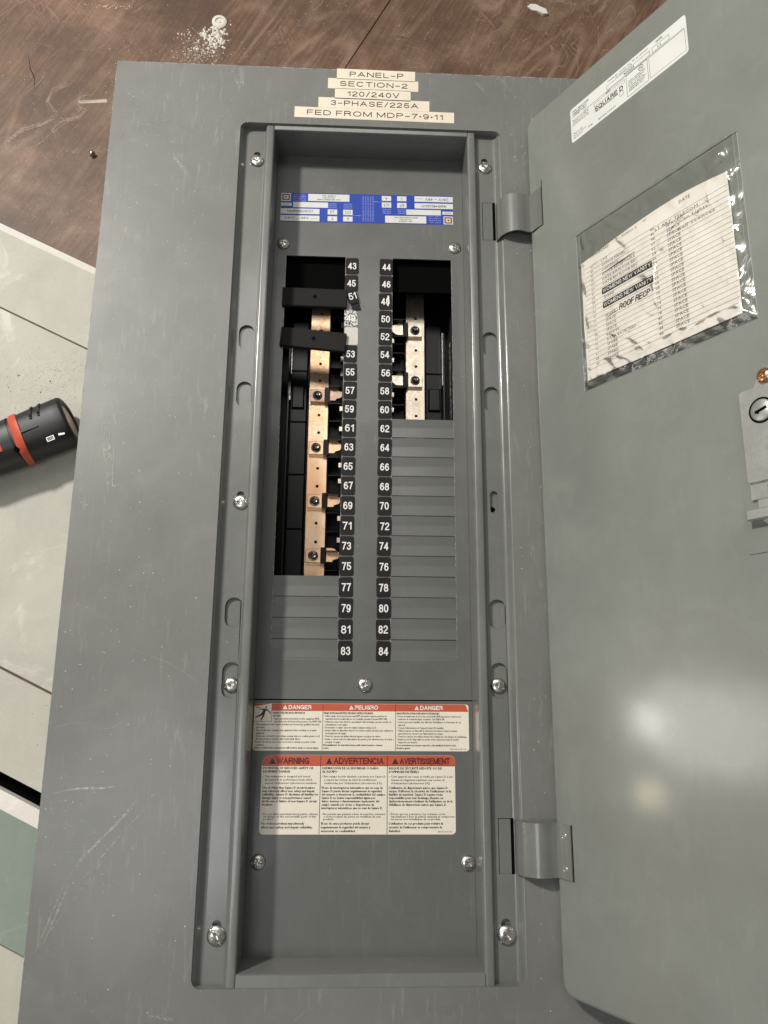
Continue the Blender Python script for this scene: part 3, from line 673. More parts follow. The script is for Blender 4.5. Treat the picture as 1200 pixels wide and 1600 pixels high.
for lines, xx, cw, W in ((EN2, x0 + .06, .0405, 1.87), (ES2, s1x + .06, .041, 2.14), (FR2, s2x + .06, .0405, 2.16)):
    for t, dy, b in lines:
        tt = t.strip(); big = b and tt.isupper()
        ww = min(len(tt) * (.0560 if big else cw), W)
        text(wl, tt, xx + (.07 if t.startswith('  ') else 0), hb - .115 - dy * 1.07, .072 if b else .064, .0085, wid=ww, k=4, res=1, bold=.032 if b else .016)
text(wl, '80043-615-03', x1 - .60, y0 + .06, .055, .0085, wid=.46, k=4)
o = wl.build('warning_label', [M_paper, M_red, M_redd, M_wht, M_ink], panel, loc=(0, 0, D)); o['label'] = 'cream three-language label with deep red WARNING band'

# blue rating label (the right half is printed upside down)
bl = MB(); W2, H2 = 3.46, .66
bl.plate([(-W2, -H2), (W2, -H2), (W2, H2), (-W2, H2)], [], 0, .005, 0)
def half(mb):
    st = len(mb.v)
    mb.box(-3.46, -3.08, .28, .64, .005, .0075, 1); mb.box(-3.42, -3.12, .32, .60, .0075, .0085, 2); mb.box(-3.38, -3.16, .36, .56, .0085, .0095, 3)
    mb.box(-3.34, -3.20, .40, .52, .0095, .0105, 1); mb.box(-3.32, -3.24, .43, .49, .0105, .0115, 2)
    mb.box(-2.38, -.72, .30, .62, .005, .0075, 1)
    for i, t in enumerate(("TYPE 1 INTERIOR", "FOR USE WITH", "SERIES E PANELBOARD ONLY")): text(mb, t, -1.55, .52 - i * .085, .05, .0085, k=2, anchor='c', bold=.02)
    for i in range(4): text(mb, ("CAT. No.", "SYSTEM", "SUITABLE FOR", "USE ON")[i], -2.98, .54 - i*.09, .05, .0065, wid=.5, k=4)
    mb.box(-3.47, -3.04, .06, .20, .005, .0075, 1); text(mb, 'DATE', -3.25, .09, .07, .0085, k=2, anchor='c')
    mb.box(-2.98, -1.58, 0, .24, .005, .0075, 1)
    mb.box(-3.48, -1.92, -.30, -.06, .005, .0075, 1); text(mb, 'NQ0D442L225CU', -2.70, -.22, .10, .0085, wid=1.0, k=2, anchor='c', bold=.02)
    mb.box(-3.48, -1.92, -.62, -.37, .005, .0075, 1); text(mb, '240V ~ 48V', -3.30, -.54, .12, .0085, wid=.95, k=2); text(mb, '----', -2.25, -.54, .1, .0085, wid=.25, k=2)
    for xx, a, b in ((-1.40, 'E7', '2'), (-.78, '225', '4')):
        mb.box(xx - .19, xx + .19, -.30, -.07, .005, .0075, 1); text(mb, a, xx, -.24, .12, .0085, k=2, anchor='c'); mb.box(xx - .19, xx + .19, -.60, -.38, .005, .0075, 1); text(mb, b, xx, -.54, .12, .0085, k=2, anchor='c')
        for i in range(3): text(mb, ('SERIES', 'MAIN AMP', 'RATING')[i], xx, .16 - i*.085, .05, .0065, wid=.34, k=4, anchor='c')
    text(mb, 'PHASE AND WIRES', -.6, -.345, .04, .0065, wid=.7, k=4, anchor='c')
    return st
bl.k = 0; half(bl); st = len(bl.v); half(bl); bl.warp(lambda x, y, z: (-x, -y, z), st)
for i in range(5): text(bl, 'LISTED PANELBOARD SHORT CIRCUIT RATING', -.14 + i * .10, -.58, .05, .0065, wid=1.15, k=4, rot=math.pi/2)
o = bl.build('rating_label', [M_blue, M_paper2, M_ink, M_tan, M_bluel], panel, loc=(-.10, 10.10, D), rot=(0, 0, .013)); o['label'] = 'blue and white rating label above the breaker openings'

# tape labels on the trim
for t, a, b, yc, tw in (("PANEL–P", -1.40, 1.72, 15.06, 2.15), ("SECTION–2", -1.745, 1.845, 14.60, 2.68), ("120/240V", -1.46, 1.54, 14.135, 2.05), ("3–PHASE/225A", -2.10, 2.28, 13.69, 3.45), ("FED FROM MDP–7•9•11", -3.02, 3.26, 13.21, 5.35)):
    mb = MB(); n = 14; h2 = .242; wv = (b - a) / 2
    mb.plate([(-wv, -h2), (wv, -h2), (wv, h2), (-wv, h2)], [], 0, .008, 0)
    gtext(mb, t, 0.02, -.115, .235, .0105, tw, 1, t=.145, gap=.15, anchor='c')
    o = mb.build('tape_label', [M_tape, M_ink], panel, loc=((a + b)/2, yc, .0015), rot=(0, 0, -.004)); o['label'] = 'cream tape strip reading ' + t.replace('–', '-')

# ------------------------------------------------------------------ interior
BZ = -3.2
mb = MB(); mb.box(-4.6, 4.6, -9, 9.6, FZ + .06, FZ + .16); mb.build('insulator_base', M_plast, panel)
mb = MB(); mb.box(-.98, .98, -8, 5.9, -4.0, -2.72); mb.box(-4.6, 4.6, 7.9, 9.6, -4.0, -3.55)
mb.build('centre_insulator', M_plast, panel)
def bus(x0, x1, ya, yb, holes, m, name='busbar'):
    mb = MB(); mb.plate([(x0, ya), (x1, ya), (x1, yb), (x0, yb)], [circle((x0 + x1)/2 + .03, y, .062, 10) for y in holes], BZ - .12, BZ)
    b = MB()
    return mb.build(name, m, panel)
o = bus(-2.29, -1.54, -8.0, 7.6, [2.58 + .735 * k_ for k_ in (-1, -2, -4, -5, -7, -8, 1, 2, 4, 5)], M_cop); o['label'] = 'copper coloured busbar in the left opening'
o = bus(1.59, 2.33, -8.0, 7.8, [3.32 + .71 * k_ for k_ in (1, 2, 4, 5, -1, -2, -4)], M_tin); o['label'] = 'silvery tinned busbar in the right opening'
for xa_, xb_ in ((-4.3, -.94), (.94, 4.3)):
    mb = MB(); mb.box(xa_, xb_, 6.62, 8.6, -1.95, -1.88); mb.build('insulating_shield', M_dark, panel)
# copper bars are set on black carriers
mb = MB()
for x0, x1 in ((-2.33, -1.50), (1.55, 2.37)): mb.box(x0, x1, -8, 7.7, -4.04, BZ - .125)
mb.build('bar_carrier', M_plast, panel)
# bolted clamps with connector tongues
def clamp_mesh(tag_):
    mb = MB(); mb.bbox(-.30, .28, -.27, .27, 0, .20, .015, 0)            # pad
    mb.box(.281, .50, -.31, .31, .02, .30, 1)                           # black riser
    pts = [(.50, -.25), (.72, -.25), (.74, -.18), (.92, -.13), (.98, -.06), (.98, .10), (.90, .15), (.80, .24), (.70, .27), (.50, .27)]
    mb.plate(pts, [], .30, .345, 0)
    return mb.mesh('bus_clamp', [tag_, M_plast], merge=False)
bolt = MB(); bolt.lathe([(0, .10), (.045, .10), (.05, .06), (.06, .055), (.07, .11), (.105, .12), (.125, .10), (.135, .03), (.135, 0), (.17, 0), (.19, -.01), (.19, -.04)][::-1], 24)
boltm = bolt.mesh('clamp_bolt', M_bolt, smooth=50)
cmL, cmR = clamp_mesh(M_cop), clamp_mesh(M_tin)
cmW = clamp_mesh(busmetal('tarnished_copper', (.42, .29, .22), (.30, .21, .17)))
for x, y, flip, mm_ in ((-1.95, 2.60, 0, cmW), (-1.95, .42, 0, cmL), (-1.95, -1.74, 0, cmL), (-1.95, -3.87, 0, cmL), (1.93, 5.52, 1, cmR), (1.93, 3.33, 1, cmR)):
    o = place('bus_clamp', mm_, panel, (x, y, BZ + .001), (0, 0, math.pi if flip else 0))
    place('clamp_bolt', boltm, o, (-.01, 0, .24), (0, 0, random.uniform(0, 3)))
# ribs and stab contacts between each pole beside the centre insulator
rib = MB(); rib.box(-.23, .23, -.02, .02, -.62, .0); ribm = rib.mesh('pole_divider', M_plast)
tabm = MB(); tabm.bbox(-.07, .07, -.10, .10, -.4, 0, .012); tabmm = tabm.mesh('stab_contact', M_tin)
for q in range(22):
    y = 5.9 - .735 * q
    if q > 21: break
    for sg in (-1, 1):
        if sg > 0 and y < .8: continue
        if sg < 0 and y < -5.2: continue
        place('pole_divider', ribm, panel, (sg * 1.26, y - .1, -2.60))
        if (q % 3) != (1 if sg < 0 else 0): place('stab_contact', tabmm, panel, (sg * 1.0, y - .42 + (.1 if q % 2 else 0), -2.58))
edge = MB(); edge.box(-.22, .22, -.012, .012, 0, .012); edgem = edge.mesh('divider_edge', M_inkg)
M_bar = speck('glossy_black_plastic', (.005, .005, .0055), .28, .5, 60); P(M_bar).inputs['Specular IOR Level'].default_value = .3
for xa_, ya_1, yb_1, z_1 in ((-3.07, 3.7, 5.3, -3.5), (-3.10, 2.6, 3.4, -3.5), (3.36, 2.6, 5.0, -2.95), (3.37, 1.4, 2.55, -2.95), (3.09, 3.3, 5.6, -3.3)):
    mb = MB(); mb.box(xa_ - .012, xa_ + .012, ya_1, yb_1, z_1 - .3, z_1); mb.build('steel_edge', M_zinc, panel)
# side barriers left and right of the bars, in moulded 2.2 inch modules
for sg in (-1, 1):
    for q in range(7):
        yc = 5.0 - 2.205 * q
        if sg > 0 and yc < .5: continue
        mb = MB(); xa, xb = (2.42, 3.08); mb.bbox(sg * xb if sg < 0 else xa, sg * xa if sg < 0 else xb, yc - 1.095, yc + 1.095, FZ + .17, -3.62, .03)
        if q == 1: 
            xs = sorted((sg * (xa + .1), sg * (xb - .06))); mb.bbox(xs[0], xs[1], yc - .55, yc + .42, -3.62, -3.50, .05)
        mb.build('side_barrier', M_bar, panel)
    mb = MB(); xs = sorted((sg * 3.12, sg * 3.17)); mb.box(xs[0], xs[1], -8, 5.6, FZ + .17, -3.30); xs = sorted((sg * 3.40, sg * 3.43)); mb.box(xs[0], xs[1], -8, 6.4, FZ + .17, -3.0)
    mb.build('barrier_rail', mat('rail_plastic', (.03, .03, .03), .2), panel)

# ------------------------------------------------------------------ door and hinges
TH = math.radians(60)
DX, DZ = 6.03, .30
door_e_M = Matrix.Translation((0, 0, 0))
def door_parent():
    pass
R_DOOR = (0, -TH, 0)             # local x runs up the leaf, local z is its inner face
DY0, DY1, DW = -17.72, 12.86, 10.45
mb = MB()
def rr_in(d): return rrect(0 + d, DW - d, DY0 + d, DY1 - d, .42 - d * .6, 8)
rings = [(0, -.42), (0, -.13), (.012, -.075), (.04, -.033), (.085, -.008), (.14, 0)]
loops = [rr_in(d) for d, z in rings]
n = len(loops[0]); vs = [(x, y, rings[i][1]) for i, l in enumerate(loops) for x, y in l]
mb.raw(vs, [(i*n + j, i*n + (j+1) % n, (i+1)*n + (j+1) % n, (i+1)*n + j) for i in range(len(loops) - 1) for j in range(n)])
mb.raw([(x, y, 0) for x, y in loops[-1]], [tuple(range(n))])
mb.raw([(x, y, -.08) for x, y in rr_in(.08)], [tuple(range(n))[::-1]])
door = mb.build('door', M_door, panel, smooth=40, loc=(DX, 0, DZ), rot=R_DOOR); door['label'] = 'open hinged door leaf seen from inside'
def on_door(mb, name, mats, smooth=None, z=0, **k_): return mb.build(name, mats, door, smooth=smooth, loc=(0, 0, z), **k_)

# hinges: strap from the channel over to a tab on the leaf
def hinge(ya, yb):
    mb = MB(); t = .05
    ca, sa_ = math.cos(TH), math.sin(TH)
    def dp(w_, nz): return (DX + w_ * ca - nz * sa_, DZ + w_ * sa_ + nz * ca)
    c0 = [(4.86, -.36), (4.865, -.25), (4.89, -.1), (4.95, .09), (5.05, .25), (5.19, .39), (5.36, .49), (5.54, .53), (5.70, .505), (5.83, .455), (5.93, .42)]
    c1 = [dp(.10, .06), dp(.16, .045), dp(.68, .045)]
    outer = c0 + c1
    inner = []
    for i, p_ in enumerate(outer):
        a = Vector(outer[max(i-1, 0)]); b = Vector(outer[min(i+1, len(outer)-1)]); d = (b - a).normalized(); inner.append((p_[0] + d.y * t, p_[1] - d.x * t))
    n = len(outer)
    ring = outer + inner[::-1]
    m_ = len(ring)
    mb.raw([(x, ya, z) for x, z in ring] + [(x, yb, z) for x, z in ring],
           [(i, (i + 1) % m_, m_ + (i + 1) % m_, m_ + i) for i in range(m_)])
    for yy, rev in ((ya, 0), (yb, 1)):
        for i in range(n - 1):
            q = [(outer[i][0], yy, outer[i][1]), (outer[i+1][0], yy, outer[i+1][1]), (inner[i+1][0], yy, inner[i+1][1]), (inner[i][0], yy, inner[i][1])]
            mb.poly(q[::-1] if rev else q)
    return mb.build('hinge', M_chan, panel, smooth=35)
h1 = hinge(7.97, 9.56); h1['label'] = 'upper hinge strap'
h2_ = hinge(-14.44, -12.86); h2_['label'] = 'lower hinge strap'
mb = MB(); mb.box(.675, .705, 7.95, 9.85, 0.001, .004); mb.plate([(.10, 7.93), (.14, 7.90), (.70, 7.98), (.70, 8.02)], [], .001, .003); on_door(mb, 'hinge_slit', M_dark)
mb = MB(); mb.box(.685, .725, -14.47, -12.84, .001, .004); on_door(mb, 'hinge_slit', M_dark)
mb = MB()
for y in (-13.2, -14.15): mb.lathe([(.0, .012), (.05, .010), (.075, .004), (.085, .012), (.10, 0)], 16, (.42, y, .045 + .003))
on_door(mb, 'rivet_dimple', M_door, smooth=40)

# enclosure type label
rl = MB(); ax0, ax1, ay0, ay1 = 2.30, 7.18, 10.34, 11.74
# label reads along the leaf's width: local x right, y up
rl.plate(rrect(ax0, ax1, ay0, ay1, .10, 4), [], 0.001, .007, 0)
z = .009
def ln(mb, xa, ya, xb, yb, w_=.012, k=1, zz=z): strip(mb, [(xa, ya), (xb, yb)], w_, zz, k, False)
def frame_(mb, xa, ya, xb, yb, w_=.012, k=1):
    ln(mb, xa, ya, xb, ya, w_, k); ln(mb, xa, yb, xb, yb, w_, k, z + .0003); ln(mb, xa, ya, xa, yb, w_, k, z + .0006); ln(mb, xb, ya, xb, yb, w_, k, z + .0009)
for i, (t, wd) in enumerate((("TYPE 1 ENCLOSURE", .78), ("GABINETE TIPO 1", .70), ("COFFRET TYPE 1", .68))): text(rl, t, ax0 + .10, ay1 - .20 - i * .095, .065, z, wid=wd, k=1, bold=.02)
for i, t in enumerate(("For use on a circuit capable of", "delivering not more than the", "rating marked on the", "interior and the lowest rated")): text(rl, t, ax0 + .10, ay1 - .53 - i * .07, .045, z, wid=.72 + .03 * (i % 2), k=1, bold=.018)
for i, (t, wd) in enumerate((("Made in USA", .42), ("Hecho en E.E.U.U.", .60), ("Fait aux É.-U.", .44))): text(rl, t, ax0 + .10, ay0 + .30 - i * .09, .06, z, wid=wd, k=1, bold=.01)
ln(rl, ax0 + .6, ay1 - .46, ax0 + 4.8, ay1 - .46, .015)
text(rl, "Catalog No.  Modelo No.  No de catalogue", ax0 + 1.75, ay1 - .14, .05, z, wid=1.7, k=1, bold=.018); text(rl, "For replacement order", ax0 + 2.1, ay1 - .22, .05, z, wid=.7, k=1, bold=.018)
frame_(rl, ax0 + 1.7, ay1 - .42, ax0 + 3.5, ay1 - .26); text(rl, 'NC62S', ax0 + 2.45, ay1 - .39, .09, z + .001, wid=.42, k=1, bold=.02)
text(rl, 'SIZE', ax0 + 3.75, ay1 - .16, .07, z, wid=.26, k=1, bold=.02); frame_(rl, ax0 + 3.6, ay1 - .42, ax0 + 4.25, ay1 - .24); text(rl, '6 2', ax0 + 3.8, ay1 - .38, .08, z + .001, k=1, bold=.018)
frame_(rl, ax0 + 1.10, ay1 - .66, ax0 + 2.45, ay1 - .54); text(rl, 'S29T', ax0 + 1.65, ay1 - .53, .065, z + .001, k=1, bold=.02)
gtext(rl, 'SQUARE D', ax0 + 1.12, ay1 - .87, .17, z, 1.25, 1, t=.2, gap=.12)
ln(rl, ax0 + 1.15, ay1 - .90, ax0 + 2.15, ay1 - .90, .025)
text(rl, 'PV40', ax0 + .80, ay0 + .12, .065, z, k=1, bold=.018); text(rl, '80043-104-01', ax0 + 1.25, ay0 + .10, .07, z, wid=.75, k=1, bold=.01); frame_(rl, ax0 + 2.22, ay0 + .34, ax0 + 2.36, ay0 + .50)
frame_(rl, ax0 + 2.52, ay0 + .10, ax0 + 3.38, ay1 - .48); 
for i, t in enumerate(("LISTED PANELBOARD", "ENCLOSURE ISSUE No", "LS-1032", "UL LISTED ENCLOSED", "PANELBOARD SECTION", "SERIES E1")): text(rl, t, ax0 + 2.60, ay1 - .78 - i * .075, .045, z, wid=.68 - .05 * (i % 3), k=1, bold=.018)
rl.lathe([(.10, z), (.082, z)], 20, (ax0 + 3.12, ay1 - .60, 0), 1); text(rl, 'UL', ax0 + 3.12, ay1 - .63, .07, z, k=1, anchor='c', bold=.02)
frame_(rl, ax0 + 3.45, ay0 + .12, ax0 + 4.80, ay1 - .50, .010)
o = on_door(rl, 'rating_label', [M_paper2, M_ink]); o['label'] = 'white enclosure label near the top of the door'

# lock and catch at the free edge
mb = MB()
mb.plate(rrect(7.72, 9.6, -3.62, -1.12, .1, 4), [], .0, .20, 0)
mb.plate([(8.05, -1.12), (8.30, -.62), (9.2, -.62), (9.3, -1.12)], [], 0, .07, 0)
mb.plate([(7.72, -4.06), (9.6, -4.06), (9.6, -3.62), (7.72, -3.62)], [], 0, .12, 0)
mb.plate([(7.88, -4.38), (9.6, -4.38), (9.6, -4.06), (7.88, -4.06)], [], 0, .10, 0)
mb.bbox(7.66, 9.6, -4.62, -4.34, .0, .34, .03, 0)
mb.plate([(7.95, -4.62), (8.35, -5.0), (9.2, -5.0), (9.3, -4.62)], [], 0, .10, 0)
for i, t in enumerate(("50118-029-01",)): text(mb, t, 8.18, -3.75, .11, .125, wid=.95, k=1, rot=-math.pi/2, bold=.02)
on_door(mb, 'lock_body', [M_cast, M_inkg], smooth=None)
mb = MB(); mb.lathe([(0, .02), (.265, .02), (.29, 0), (.30, -.02)][::-1], 32); n0 = len(mb.v)
mb.box(-.17, .17, -.04, .04, .0205, .024, 1); mb.box(-.12, -.07, -.075, .04, .0205, .0235, 1)
mb.lathe([(.345, -.008), (.30, -.008)], 32, (0, 0, 0), 1)
mb.build('lock_cylinder', [M_cast, M_dark], door, smooth=40, loc=(8.30, -1.78, .222), rot=(0, 0, .25))
place('lock_screw', screw_mesh(.20, .10, M_brz), door, (8.42, -.84, .09), (0, 0, .6)).scale = (1.05,) * 3
mb = MB(); mb.box(7.45, 9.9, -5.42, -1.0, .002, .03); on_door(mb, 'latch_plate', M_door)

# plastic pouch (part of the door) and the directory card in it
PX0, PX1, PY0, PY1 = 2.24, 8.38, .84, 6.62
def bow(x, y):
    u = (x - PX0) / (PX1 - PX0); v = (y - PY0) / (PY1 - PY0)
    return .04 + .11 * math.sin(math.pi * min(max(u, 0), 1)) ** 1.0 * (max(v, 0) ** 1.3) * (1 - .45 * max(v - .8, 0) / .2) 
mb = MB(); nx, ny = 150, 140; rnd = random.Random(3)
from mathutils import noise as mn
FOLD = [(7.4, 3.2, 2.1, 105, 200, .10), (3.2, .2, 1.5, 20, 110, .09), (5.9, .3, 1.3, 60, 160, .10), (2.6, 0.0, 2.6, 28, 75, .08), (7.2, -.3, 1.9, 60, 150, .09), (8.6, 5.2, 1.2, 120, 230, .07), (4.9, 0.2, 1.0, 70, 170, .09)]
vs = []
for j in range(ny + 1):
    for i in range(nx + 1):
        u, v = i / nx, j / ny; x = PX0 + (PX1 - PX0) * u; y = PY0 + (PY1 - PY0) * v
        ed = min(u, 1 - u, v) ; ed = min(ed / .06, 1)
        wv = mn.noise(Vector((x * 1.6, y * 1.6, 2))) * .04 + abs(mn.noise(Vector((x * 1.9 + y, y * .9, 5)))) * .07
        if v < .14: wv += abs(mn.noise(Vector((x * 1.8, y * 1.4, 9)))) * .07
        if u > .88: wv += abs(mn.noise(Vector((x * 1.4, y * 2.0, 11)))) * .05
        for (qx, qy, qr, qa0, qa1, qh) in FOLD:
            dd = math.hypot(x - qx, y - qy); aa_ = math.degrees(math.atan2(y - qy, x - qx)) % 360
            if qa0 < aa_ < qa1: wv += qh * .38 * math.exp(-((dd - qr) / .075) ** 2) * min(1, (aa_ - qa0) / 8, (qa1 - aa_) / 8)
        z = .012 + ed * (bow(x, y) + .035 + wv)
        vs.append((x + .03 * mn.noise(Vector((0, y * .8, 3))), y + .05 * mn.noise(Vector((x * .8, 0, 7))), z))
mb.raw(vs, [(j*(nx+1) + i, j*(nx+1) + i + 1, (j+1)*(nx+1) + i + 1, (j+1)*(nx+1) + i) for j in range(ny) for i in range(nx)])
o = on_door(mb, 'plastic_pouch', M_film, smooth=180)
# welded seams of the pouch
mb = MB()
def seam(pts, w_=.03, h=.03):
    for i in range(len(pts) - 1):
        a = Vector(pts[i]); b = Vector(pts[i+1]); d = (b-a).normalized(); q = Vector((-d.y, d.x)) * w_ / 2
        mb.raw([(*(a - q), .002), (*(b - q), .002), (*(b), h), (*(a), h), (*(a + q), .002), (*(b + q), .002)], [(0, 1, 2, 3), (3, 2, 5, 4)])
for k_ in (0, .13):
    seam([(PX0 + k_, PY1 - .02), (PX0 + k_, PY0 + k_), (PX1 - k_, PY0 + k_), (PX1 - k_, PY1 - .02)], .022, .02)
seam([(PX0, PY1), (PX1, PY1)], .03, .04)
on_door(mb, 'pouch_seam', mat('film_edge', (.42, .43, .40), .2))

def dtr(p):  # door local -> world (inches)
    x, y, z_ = p; return (DX + x * math.cos(TH) - z_ * math.sin(TH), y, DZ + x * math.sin(TH) + z_ * math.cos(TH))
cd = MB(); cx0, cx1, cy0 = 2.42, 8.0, 1.14
def topy(x):
    u = (x - cx0) / (cx1 - cx0); return 5.44 + .26 * math.sin(math.pi * min(u / .74, 1) * .5) ** 1.2 - (.16 * ((u - .74) / .26) ** 1.3 if u > .74 else 0)
nx, ny = 40, 30; vs = []
for j in range(ny + 1):
    for i in range(nx + 1):
        x = cx0 + (cx1 - cx0) * i / nx; y = cy0 + (topy(x) - cy0) * j / ny; vs.append((x, y, 0))
cd.raw(vs, [(j*(nx+1) + i, j*(nx+1) + i + 1, (j+1)*(nx+1) + i + 1, (j+1)*(nx+1) + i) for j in range(ny) for i in range(nx)], 0)
zi = .006
for i in range(23):
    y = 5.12 - i * .166
    if y < 1.35: break
    for s_ in range(20):
        xa = cx0 + .12 + s_ * .272; strip(cd, [(xa, y + .02), (xa + .272, y + .02)], .010, zi, 2, False)
LT = ["LTG", "OFFICE PANEL", "LIGHTING", "FLOOR RECEPTACLE", "DATA RM FLOOR REC", "DATA RM FLOOR REC", "", "SPARE", "SPARE", "", "SPACE", "", "SPARE", "SPACE", "SPACE", "SPACE", "RECPTS", "DATA BACK TEED", "SPARE", "SPARE", "SPARE", "SPARE"]
for i in range(22):
    y = 5.14 - .10 - i * .166
    text(cd, str(43 + 2 * i), cx0 + .42, y, .075, zi, wid=.12, k=2); 
    if LT[i]: text(cd, LT[i], cx0 + .92, y, .085, zi, wid=.085 * len(LT[i]), k=2, bold=.01)
    text(cd, str(44 + 2 * i), cx0 + 2.92, y + .02, .085, zi, wid=.14, k=2, bold=.01)
    if i > 0: text(cd, "SPACE", cx0 + 3.5, y + .02, .10, zi, wid=.46, k=2, bold=.01)
text(cd, 'PANELBOARD', cx0 + .45, 5.43, .085, zi, wid=.85, k=2, bold=.01); text(cd, 'P - Section 2', cx0 + 1.6, 5.46, .09, zi, wid=.85, k=2, bold=.01); text(cd, 'W', cx0 + 2.7, 5.50, .08, zi, k=2); text(cd, 'DATE', cx0 + 4.0, 5.42, .11, zi, wid=.38, k=2, bold=.01)
for yy, wd in ((3.93, 2.02), (3.43, 2.02)):
    xs_ = [cx0 + .86 + wd * q / 8 for q in range(9)]
    for a, b in zip(xs_[:-1], xs_[1:]): cd.poly([(a, yy - .05, zi + .004), (b, yy - .05, zi + .004), (b, yy + .17, zi + .004), (a, yy + .17, zi + .004)], 1)
    gtext(cd, 'WOMENS NEW VANITY', cx0 + .90, yy - .005, .135, zi + .009, wd - .08, 3, t=.15, gap=.14)
gtext(cd, 'ROOF RECP', cx0 + 1.50, 3.04, .20, zi + .003, 1.2, 1, t=.16, gap=.12, slant=.22); strip(cd, [(cx0 + 1.0, 3.02), (cx0 + 1.45, 3.08)], .05, zi + .003, 1)
text(cd, 'LT ART. TELECOM', cx0 + 3.1, 4.98, .10, zi + .003, wid=1.5, k=2); text(cd, 'Can Lights', cx0 + 3.95, 4.80, .11, zi + .003, wid=.95, k=2); text(cd, 'wall Sconces', cx0 + 3.85, 4.56, .10, zi + .003, wid=1.25, k=2)
strip(cd, [(cx0 + .95, 4.62), (cx0 + 1.6, 4.66), (cx0 + 2.3, 4.70)], .05, zi + .003, 1)
cd.warp(lambda x, y, z_: dtr((x, y, z_ * .6 + bow(x, y) + .006 + .02 * mn.noise(Vector((x * .7, y * .7, 0))))))
ox, oy, oz = dtr((5.2, 1.14, .05))
cd.warp(lambda x, y, z_: (x - ox, y - oy, z_ - oz))
o = cd.build('directory_card', [M_card, M_ink, M_inkg, M_wht, M_ylw], None, smooth=60, loc=(ox, oy, oz)); tag(o, 'creased cream circuit directory card inside the clear pouch on the door', 'directory card')

# ------------------------------------------------------------------ loose strips across the left opening
def filler(yc, ang, label, x):
    mb = MB(); W, H = 1.255, .385
    o_ = rrect(-W, W, -H, H, .035, 2)
    i_ = rrect(-W + .025, W - .025, -H + .025, H - .025, .02, 2); n = len(o_)
    mb.raw([(a, b, 0) for a, b in o_] + [(a, b, .14) for a, b in o_] + [(a, b, .165) for a, b in i_], [(i, (i+1) % n, n + (i+1) % n, n + i) for i in range(n)] + [(n + i, n + (i+1) % n, 2*n + (i+1) % n, 2*n + i) for i in range(n)] + [tuple(range(2*n, 3*n)), tuple(range(n))[::-1]])
    root = mb.build('filler_strip', M_rubber, None, loc=(x, yc, D + .003), rot=(0, .004, ang)); tag(root, label, 'filler strip', 'black filler strips across the left opening')
    mb = MB(); mb.lathe([(0, .003), (.045, .003), (.05, -.004)][::-1] , 14); mb.lathe([(.085, -.004), (.075, .007), (.06, .004)], 18); mb.build('moulded_dimple', M_dark, root, loc=(.02, .02, .166))
filler(6.02, -.012, 'upper black strip lying level across the left breaker opening beside sticker 51', -2.10)
filler(4.26, -.085, 'lower black strip lying tilted across the left breaker opening beside the pale residue', -2.11)

# ------------------------------------------------------------------ boards on the floor at the left
U = Vector((.903, -.43)); NV = Vector((.43, .903))
def bpt(x, n_): # point with given x on line n.P = n_
    return (x, (n_ - .43 * x) / .903)
XL, XR = -60, -9.72
def board(name, n0_, n1_, z0, z1, m_, label, cat, edge=None, core=None, group=None, xr=XR, xl=XL):
    e = empty(name, (xr - 3, bpt(xr - 3, (n0_ + n1_)/2)[1], z0), label, cat, group)
    lx, ly, lz = xr - 3, bpt(xr - 3, (n0_ + n1_)/2)[1], z0
    def prism(a, b, za, zb, nm, mm, chamf=None):
        mb = MB(); q = [bpt(xl, a), bpt(xr, a), bpt(xr, b), bpt(xl, b)]
        vs = [(x - lx, y - ly, za - lz) for x, y in q] + [(x - lx, y - ly, (zb if i < 2 or chamf is None else chamf) - lz) for i, (x, y) in enumerate(q)]
        mb.raw(vs, [(3, 2, 1, 0), (4, 5, 6, 7), (0, 1, 5, 4), (1, 2, 6, 5), (2, 3, 7, 6), (3, 0, 4, 7)]); return mb.build(nm, mm, e)
    if edge:
        prism(n0_, n1_ - edge, z0, z1, 'face_panel', m_); prism(n1_ - edge, n1_, z0, z1 - .012, 'raw_edge', core, z1 - .22)
    else: prism(n0_, n1_, z0, z1, 'face_panel', m_)
    return e
GB = 'grey faced boards lying left of the panel'
board('wall_board', -.84, 2.45, -3.6, -3.0, M_board, 'grey board farthest up the stack with white crumbly raw edge, next to the plywood', 'board', .35, M_core, GB)
board('wall_board', -12.90, -.91, -3.6, -3.005, M_board, 'widest dusty grey board with the black torch lying on it', 'board', None, None, GB)
board('wall_board', -15.98, -12.99, -3.6, -3.0, M_board, 'narrow grey board next to the dark gap above the green board', 'board', None, None, GB)
mb = MB()
for a, b in ((-.905, -.845), (-12.985, -12.905)):
    q = [bpt(XL, a), bpt(XR, a), bpt(XR, b), bpt(XL, b)]; mb.raw([(x, y, -3.03) for x, y in q], [(0, 1, 2, 3)])
o = mb.build('joint_dirt', M_brown, None); tag(o, 'brown dirt packed in the joints between the grey boards', 'dirt', kind='stuff')
board('wall_board', -15.0, 2.2, FZ + .004, -3.605, M_core, 'lower board hidden under the grey boards', 'board', None, None)
board('green_board', -20.75, -16.62, -3.85, -3.25, M_green, 'pale green board with white crumbly edge beside the dark gap', 'board', .50, M_core)
board('wood_plank', -24, -20.85, -4.0, -3.45, M_board, 'pale wood plank at the bottom left corner below the green board', 'plank')

board('gap_shade_strip', -17.2, -15.2, FZ + .006, -3.95, M_dark, 'black strip added as the shade in the gap between the grey and green boards', 'strip')  # no real strip: its black paints the deep shade of the gap
